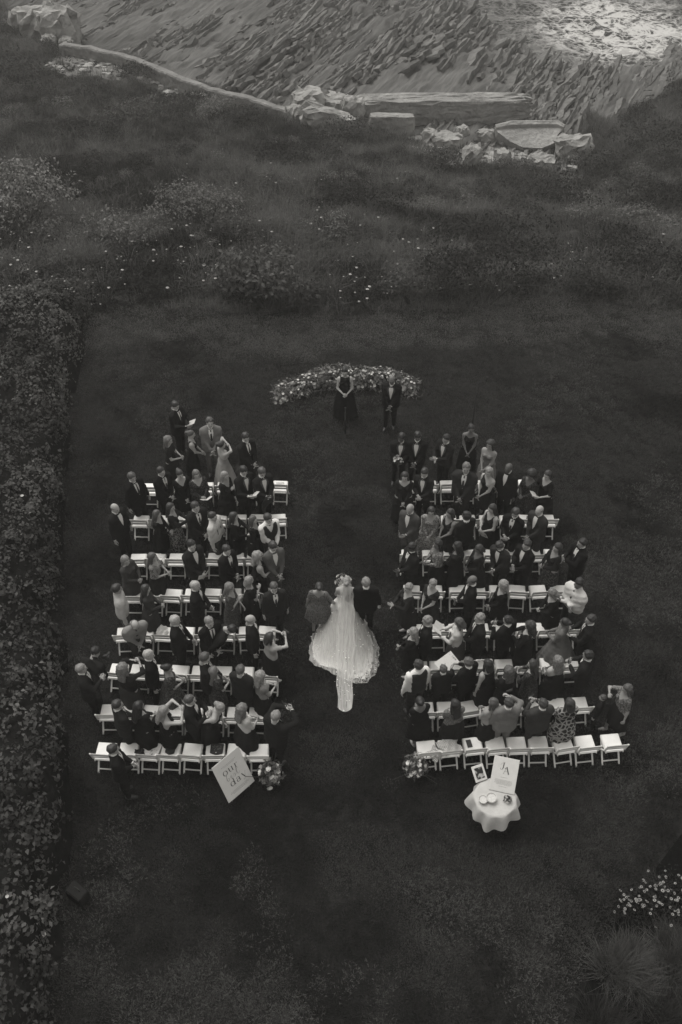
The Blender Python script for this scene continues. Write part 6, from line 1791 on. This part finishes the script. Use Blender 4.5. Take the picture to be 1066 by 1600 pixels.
card = MB().box((0, 0, 0), (.47, .64, .01), None, .003).build('board', grey(.55, .7, .04), inv_, False)
card.matrix_local = Matrix.Translation((0, 0, .0)) @ Matrix.Rotation(R(40), 4, 'X') @ Matrix.Translation((0, .32, .01))
mb = MB(); text(mb, 'J', -.10, .09, .13, I4); text(mb, 'A', -.03, .02, .13, I4); mb.build('lettering', M_INK, card, False).location.z = .006
mb = MB(); r0 = random.Random(6)
for yy, hw_ in ((-.05, .06), (-.10, .15), (-.12, .16), (-.14, .15), (-.16, .16), (-.18, .13), (-.22, .07)):
    x = -hw_
    while x < hw_:
        w = r0.uniform(.008, .03); strokes(mb, [[(x, yy, .006), (x + w, yy, .006)]], I4); x += w + .007
mb.build('small_print', M_INK2, card, False).location.z = .006
MB().bar((0, .42, 0), (0, .33, .30), .02, .02).build('strut', grey(.1, .6), inv_, False)
p = on_table(753, 1219, .80); fr = empty('framed_photo', (p[0], p[1], .768)); fr.rotation_euler = (0, 0, R(20)); tag(fr, 'white framed dark photo leaning at the left of the round table', 'picture frame')
c_ = MB().box((0, 0, 0), (.24, .30, .016), None, .004).build('frame', grey(.55, .6), fr, False); c_.matrix_local = Matrix.Rotation(R(32), 4, 'X') @ Matrix.Translation((0, .15, .01))
MB().box((0, 0, 0), (.16, .21, .004)).build('photo', pattern(.02, .35, 9, 'flower', .55), c_, False).location.z = .0085
def bowl(px, py, r_, h_, label):
    p = on_table(px, py, .80); root = empty('glass_bowl', (p[0], p[1], .766)); tag(root, label, 'bowl')
    V, F = [], []; n_ = 24; pr_ = [(.02, 0), (r_ * .7, .004), (r_ * .95, h_ * .4), (r_, h_), (r_ * .93, h_), (r_ * .86, h_ * .4), (r_ * .6, .02), (.02, .016)]
    for rr, zz in pr_:
        for k_ in range(n_): V.append((rr * math.cos(6.283 * k_ / n_), rr * math.sin(6.283 * k_ / n_), zz))
    for i in range(len(pr_) - 1):
        for k_ in range(n_): F.append((i*n_+k_, i*n_+(k_+1) % n_, (i+1)*n_+(k_+1) % n_, (i+1)*n_+k_))
    obj('dish', mesh_data('dish', V, F, grey(.5, .25, .05, spec=.5)), root)
    MB().tube([(0, 0, .015), (0, 0, h_ * .75)], r_ * .82, 20).build('contents', grey(.48, .8, .15, 40), root, False)
bowl(755, 1250, .085, .07, 'left of two pale bowls on the round table'); bowl(768, 1248, .10, .09, 'larger right pale bowl on the round table')
p = on_table(794, 1250, .80); posy('small_posy', (p[0], p[1], .80), .085, 12, 60, 'small dark leafy posy at the right of the round table', 9, .022, .06, cat='flowers', stalk=False)
MB().tube([(0, 0, -.034), (0, 0, .05)], [.035, .04], 10).build('jar', grey(.1, .3), bpy.data.objects['small_posy'])

# ---------------------------------------------------------------- stands and loudspeaker
def mic_stand(px, py, px2, py2, H, label, boom=True):
    p = spot(px, py, 0); root = empty('microphone_stand', p); tag(root, label, 'microphone stand', 'microphone stands')
    MB().tube([(0, 0, .05), (0, 0, H)], .022, 7).build('pole', M_BLACKBIT, root)
    for k_ in range(3):
        a = k_ * 2.094 + .5; MB().tube([(0, 0, .12), (.28 * math.cos(a), .28 * math.sin(a), .01)], .009, 5).build('leg', M_BLACKBIT, root)
    if boom: MB().tube([(-.16, 0, H - .03), (.22, .0, H + .05)], .008, 6).build('boom', M_BLACKBIT, root)
    MB().tube([(.22 if boom else 0, 0, H + .02), (.22 if boom else 0, 0, H + .13), (.22 if boom else 0, 0, H + .18)], [.014, .02, .026], 8).build('microphone', M_BLACKBIT, root)
mic_stand(735, 690, 738, 612, 2.0, 'tall black microphone stand behind the right front row')
mic_stand(539.5, 683, 540, 655, .85, 'low black microphone stand in front of the officiant', False)
p = spot(120, 1392, .28); sp = empty('loudspeaker', (p[0], p[1], 0), R(-34)); tag(sp, 'dark loudspeaker lying on the grass beside the hedge', 'loudspeaker')
MB().box((0, 0, .16), (.36, .24, .30), None, .02).build('cabinet', grey(.014, .8, .2, 30, spec=.05), sp, False)
MB().box((0, -.125, .16), (.32, .012, .26), None, .004).build('grille', grey(.006, .8, spec=.03), sp, False)
MB().tube([(-.07, .02, .31), (-.05, .02, .34), (.05, .02, .34), (.07, .02, .31)], .01, 6).build('handle', grey(.02, .6), sp)

# ---------------------------------------------------------------- things held and left on chairs
def booklet(mat, w=.15, h=.21, openv=.35):
    mb = MB(); z_ = w * math.sin(openv); x_ = w * math.cos(openv)
    mb.add([(-x_, 0, z_), (0, 0, 0), (x_, 0, z_), (-x_, h, z_), (0, h, 0), (x_, h, z_), (-x_, 0, z_ - .003), (0, 0, -.003), (x_, 0, z_ - .003), (-x_, h, z_ - .003), (0, h, -.003), (x_, h, z_ - .003)],
           [(0, 1, 4, 3), (1, 2, 5, 4), (9, 10, 7, 6), (10, 11, 8, 7), (0, 6, 7, 1), (1, 7, 8, 2), (3, 4, 10, 9), (4, 5, 11, 10), (0, 3, 9, 6), (2, 8, 11, 5)])
    return mb.data('cover', mat, False)
BK_W, BK_P = booklet(grey(.52, .7, .06, 20)), booklet(pattern(.10, .5, 16, 'flower', .42), .18, .26)
def held_book(key, label, kind=None, v=(0, .36, 1.13), tilt=35, name='programme', me=None):
    P = PEOPLE[key]; root = empty(name, local(P, v), P[0].rotation_euler[2]); tag(root, label, 'programme', 'order of service booklets')
    c_ = obj('cover', me or BK_W, root); c_.rotation_euler = (R(tilt), 0, 0)
    mb = MB()
    for k_ in range(6):
        for sg in (-1, 1):
            w_ = .04 + .012 * (k_ % 3); y_ = .05 + k_ * .022; mb.add([(sg * .07 - w_, y_, .034), (sg * .07 + w_, y_, .034), (sg * .07 + w_, y_ + .006, .034), (sg * .07 - w_, y_ + .006, .034)], [(0, 1, 2, 3)])
    return root
held_book(('left', 0, 273), 'white cards read by the dark suited man standing furthest forward')
held_book(('left', 2, 366), 'programme read by the long dark haired woman, left block')
held_book(('left', 1, 377), 'programme held by the bearded man in dinner jacket')
held_book(('left', 1, 311), 'programme held by the woman in black sequins', v=(0, .33, 1.06))
held_book(('left', 3, 300), 'folded programme hanging from the tall dark suited man, left block', v=(.02, .30, .86), tilt=70)
held_book(('right', 1, 861), 'programme held by the dark haired woman at the right end of its row')
held_book(('right', 2, 772), 'printed programme at the waist of a dark haired woman', v=(0, .30, .92), tilt=65, me=BK_P)
held_book(('right', 5, 717), 'programme read by the woman in white jacket')
held_book(('right', 5, 923), 'programme held at the right end of guest row six')
held_book(('right', 6, 736), 'large open newspaper-like programme spread over a chair, right block', v=(-.06, .42, .98), tilt=20, me=booklet(pattern(.12, .55, 14, 'flower', .36), .24, .3, .15))
PH_B = MB().box((0, 0, 0), (.075, .15, .009), None, .003).data('case', M_BLACKBIT, False)
PH_S = MB().box((0, 0, 0), (.066, .138, .002)).data('screen', grey(.12, .2, .3, 30, spec=.5), False)
def phone(key, label, v=(0, .43, 1.52)):
    P = PEOPLE[key]; root = empty('phone', local(P, v), P[0].rotation_euler[2]); tag(root, label, 'phone', 'phones held up by guests')
    c_ = obj('case', PH_B, root); c_.rotation_euler = (R(75), R(90), 0); obj('screen', PH_S, c_, (0, 0, .006))
phone(('left', 5, 422), 'phone raised by the dark haired woman in pale top')
phone(('left', 6, 196), 'phone raised by the fair curly haired woman with pale belt')
phone(('left', 7, 254), 'phone raised by the blonde woman in backless dress')
phone(('left', 7, 425), 'phone raised by the grey haired man nearest the left aisle flowers')
phone(('left', 7, 297), 'phone held at chest by the dark suited man, left block', (0, .38, 1.27))
phone(('left', -1, 129), 'phone held by the lone grey haired man left of the seats', (0, .38, 1.27))
P = PEOPLE[('left', -1, 152)]; cm_ = empty('photo_camera', local(P, (0, .66, 1.0)), P[0].rotation_euler[2]); tag(cm_, 'black camera held by the stooping photographer', 'camera')
MB().box((0, 0, 0), (.14, .06, .10), None, .012).build('camera_body', M_BLACKBIT, cm_, False)
MB().tube([(0, .03, 0), (0, .09, 0), (0, .13, 0)], [.035, .037, .04], 12).build('lens', M_BLACKBIT, cm_)
MB().box((0, 0, .06), (.05, .05, .03), None, .008).build('viewfinder', M_BLACKBIT, cm_, False)
phone(('right', 5, 797), 'phone held by the black suited man, right block row six', (0, .38, 1.27))
phone(('right', 6, 923), 'phone held by the dark suited man at the right end of row seven', (0, .38, 1.27))
phone(('right', 7, 847), 'phone held by the man in dark grey suit from behind', (0, .38, 1.27))
phone(('right', 7, 796), 'phone raised by the pale grey suited man', (.12, .40, 1.40))
def on_chair(key, name, label, cat, me, dx=0, dy=0, dz=.478, rot=0, child='sheet'):
    c_ = CHAIRS[key]; rz = c_.rotation_euler[2]; q = Matrix.Rotation(rz, 3, 'Z') @ Vector((dx, dy, dz))
    root = empty(name, Vector(c_.location) + q, rz + R(rot)); tag(root, label, cat); obj(child, me, root); return root
def flat_item(mat, w, h, t=.012): return MB().box((0, 0, t / 2), (w, h, t), None, .003).data('sheet', mat, False)
W_SHEET = flat_item(pattern(.22, .6, 14, 'flower', .40), .17, .24)
B_SHEET = flat_item(grey(.03, .7), .10, .17)
on_chair(('left', 0, 7), 'programme', 'programme lying on the aisle chair of the left front row', 'programme', flat_item(grey(.40, .7, .3, 25), .2, .13), 0, .06, rot=8)
on_chair(('right', 1, 6), 'programme', 'grey booklet lying on a chair in the second chair row, right block', 'programme', flat_item(grey(.13, .7, .3, 25), .12, .22), .06, .04, rot=-12)
on_chair(('right', 2, 2), 'phone', 'phone lying on a chair in the third chair row, right block', 'phone', B_SHEET, 0, .02, rot=5)
on_chair(('right', 3, 1), 'programme', 'programme lying on a chair in the fourth chair row, right block', 'programme', W_SHEET, .05, .02, rot=-8)
on_chair(('left', 2, 1), 'programme', 'opened programme on a chair in the third chair row, left block', 'programme', W_SHEET, .06, .06, rot=-20)
on_chair(('right', 7, 2), 'booklet', 'small dark booklet on the third chair of the right last row', 'booklet', B_SHEET, -.07, .06, rot=4)
on_chair(('left', 7, 2), 'programme', 'printed programme on the third chair from the left, last row', 'programme', flat_item(pattern(.10, .58, 12, 'flower', .38), .17, .30), .11, .03, rot=-12)
# cloth things: draped, uneven outlines
def drape(name, label, key, w, h, mat, seed, dx=0, dy=0, rot=0, lump=.05, cat='coat', fan=0, stripe=None):
    n_ = 16; r0 = random.Random(seed); V, F = [], []; q = [r0.uniform(0, 6) for _ in range(5)]
    for i in range(n_):
        for j in range(n_):
            u_, v_ = i / (n_ - 1) * 2 - 1, j / (n_ - 1) * 2 - 1
            ex = 1 + .18 * math.sin(3 * v_ + q[0]) + .1 * math.sin(7 * v_ + q[1]); ey = 1 + .16 * math.sin(3.5 * u_ + q[2])
            z = lump * (1 - .7 * max(abs(u_), abs(v_))) * (1 + .7 * math.sin(6 * u_ + q[3]) * math.sin(5 * v_ + q[4])) + .006
            V.append((u_ * w / 2 * ex, v_ * h / 2 * ey, z))
    for i in range(n_ - 1):
        for j in range(n_ - 1): F.append((i*n_+j, (i+1)*n_+j, (i+1)*n_+j+1, i*n_+j+1))
    c_ = CHAIRS[key]; rz = c_.rotation_euler[2]; qv = Matrix.Rotation(rz, 3, 'Z') @ Vector((dx, dy, .478))
    o = obj(name, mesh_data(name, V, F, mat), None, Vector(c_.location) + qv, (0, 0, rz + R(rot))); return tag(o, label, cat)
drape('folded_coat', 'dark folded coat hanging off the third chair from the left, last row', ('left', 7, 2), .16, .22, grey(.014, .8), 1, -.17, -.06, 30)
drape('striped_shawl', 'pale striped shawl heaped on the second chair of the right last row', ('right', 7, 1), .40, .38, pattern(.26, .56, 11, 'stripe', .5), 2, .02, .04, 20, .09, 'shawl')
drape('striped_cloth', 'pale striped cloth hanging over the aisle chair of the right last row', ('right', 7, 0), .26, .26, pattern(.26, .56, 11, 'stripe', .5), 5, .14, -.12, 40, .07, 'shawl')
drape('white_shawl', 'crumpled white shawl on the third chair in the fifth left row', ('left', 4, 2), .22, .30, grey(.5, .85, .15, 12, .4, 30), 3, -.06, .05, 10, .09, 'shawl')
def bag(key, label, w, h, dx, dy, rot, emb):
    c_ = CHAIRS[key]; rz = c_.rotation_euler[2]; q = Matrix.Rotation(rz, 3, 'Z') @ Vector((dx, dy, .48))
    root = empty('handbag', Vector(c_.location) + q, rz + R(rot)); tag(root, label, 'handbag')
    V = [(-w/2, h/2, 0), (w/2, h/2, 0), (w/2*.95, -h*.32, 0), (0, -h/2, 0), (-w/2*.95, -h*.32, 0)]; n_ = len(V)
    mb = MB(); mb.add([(x, y, .0) for x, y, z in V] + [(x * .96, y * .96, .04) for x, y, z in V], [tuple(range(n_)), tuple(reversed(range(n_, 2*n_)))] + [(i, n_+i, n_+(i+1) % n_, (i+1) % n_) for i in range(n_)])
    mb.build('pouch', grey(.012, .6, .2, 30), root, False)
    if emb:
        m2 = MB(); r0 = random.Random(3)
        for _ in range(34):
            x, y = r0.uniform(-.09, .09), r0.uniform(-.03, .07); s_ = r0.uniform(.006, .014); m2.add([(x, y, .048)] + [(x + s_*math.cos(k_*1.257), y + s_*math.sin(k_*1.257), .044) for k_ in range(5)], [(0, 1+k_, 1+(k_+1) % 5) for k_ in range(5)])
        tag(m2.build('beadwork', grey(.10, .5), root), kind='stuff')
        MB().box((0, -h*.36, .046), (.02, .02, .008)).build('clasp', grey(.5, .3), root, False)
    else: MB().box((.0, .02, .044), (.018, .07, .006)).build('clasp', grey(.5, .3), root, False)
bag(('left', 7, 3), 'plain black handbag on the fourth chair from the left, last row', .19, .25, .0, .05, -4, False)
bag(('left', 7, 5), 'beaded black handbag on the sixth chair from the left, last row', .26, .24, .03, .05, -4, True)
# the dark coat over the arm of the man in the left front row end
P = PEOPLE[('left', 1, 409)]; rz = P[0].rotation_euler[2]
V, F = [], []; n_ = 12; r0 = random.Random(5)
for i in range(n_):
    a = i / (n_ - 1)
    for k_ in range(10):
        th = 6.283 * k_ / 10; rr = .09 + .03 * math.sin(3 * th + 4 * a)
        V.append((.30 * (a - .3), .34 + rr * .5 * math.cos(th), 1.02 - .18 * a * a + rr * 1.3 * math.sin(th)))
for i in range(n_ - 1):
    for k_ in range(10): F.append((i*10+k_, i*10+(k_+1) % 10, (i+1)*10+(k_+1) % 10, (i+1)*10+k_))
F += [tuple(range(10)), tuple(reversed(range((n_-1)*10, n_*10)))]
o = obj('dark_coat', mesh_data('dark_coat', V, F, grey(.010, .85)), None, P[0].location, (0, 0, rz)); o.scale = (P[3],) * 3
tag(o, 'dark coat over the arm of the man in dinner jacket nearest the left aisle', 'coat')

# ---------------------------------------------------------------- sea air
HZ_X, HZ_T, HZ_B = 2000.0, CAM_H + 1.5, SEA_Z - 4.0
mb = MB().box((0, 900, (HZ_T + HZ_B) / 2), (4200, 3400, HZ_T - HZ_B))
mh = bpy.data.materials.new('sea_haze'); mh.use_nodes = True
n, l = mh.node_tree.nodes, mh.node_tree.links
n.remove(n['Principled BSDF'])
pv = n.new('ShaderNodeVolumePrincipled'); pv.inputs['Color'].default_value = (.96, .945, .91, 1); pv.inputs['Density'].default_value = 0.0010; pv.inputs['Anisotropy'].default_value = 0.0
l.new(pv.outputs[0], n['Material Output'].inputs['Volume'])
mh.cycles.volume_sampling = 'DISTANCE'
hz = mb.build('haze', mh, None, False); tag(hz, 'thin pale sea haze over the whole scene', 'haze', kind='stuff')
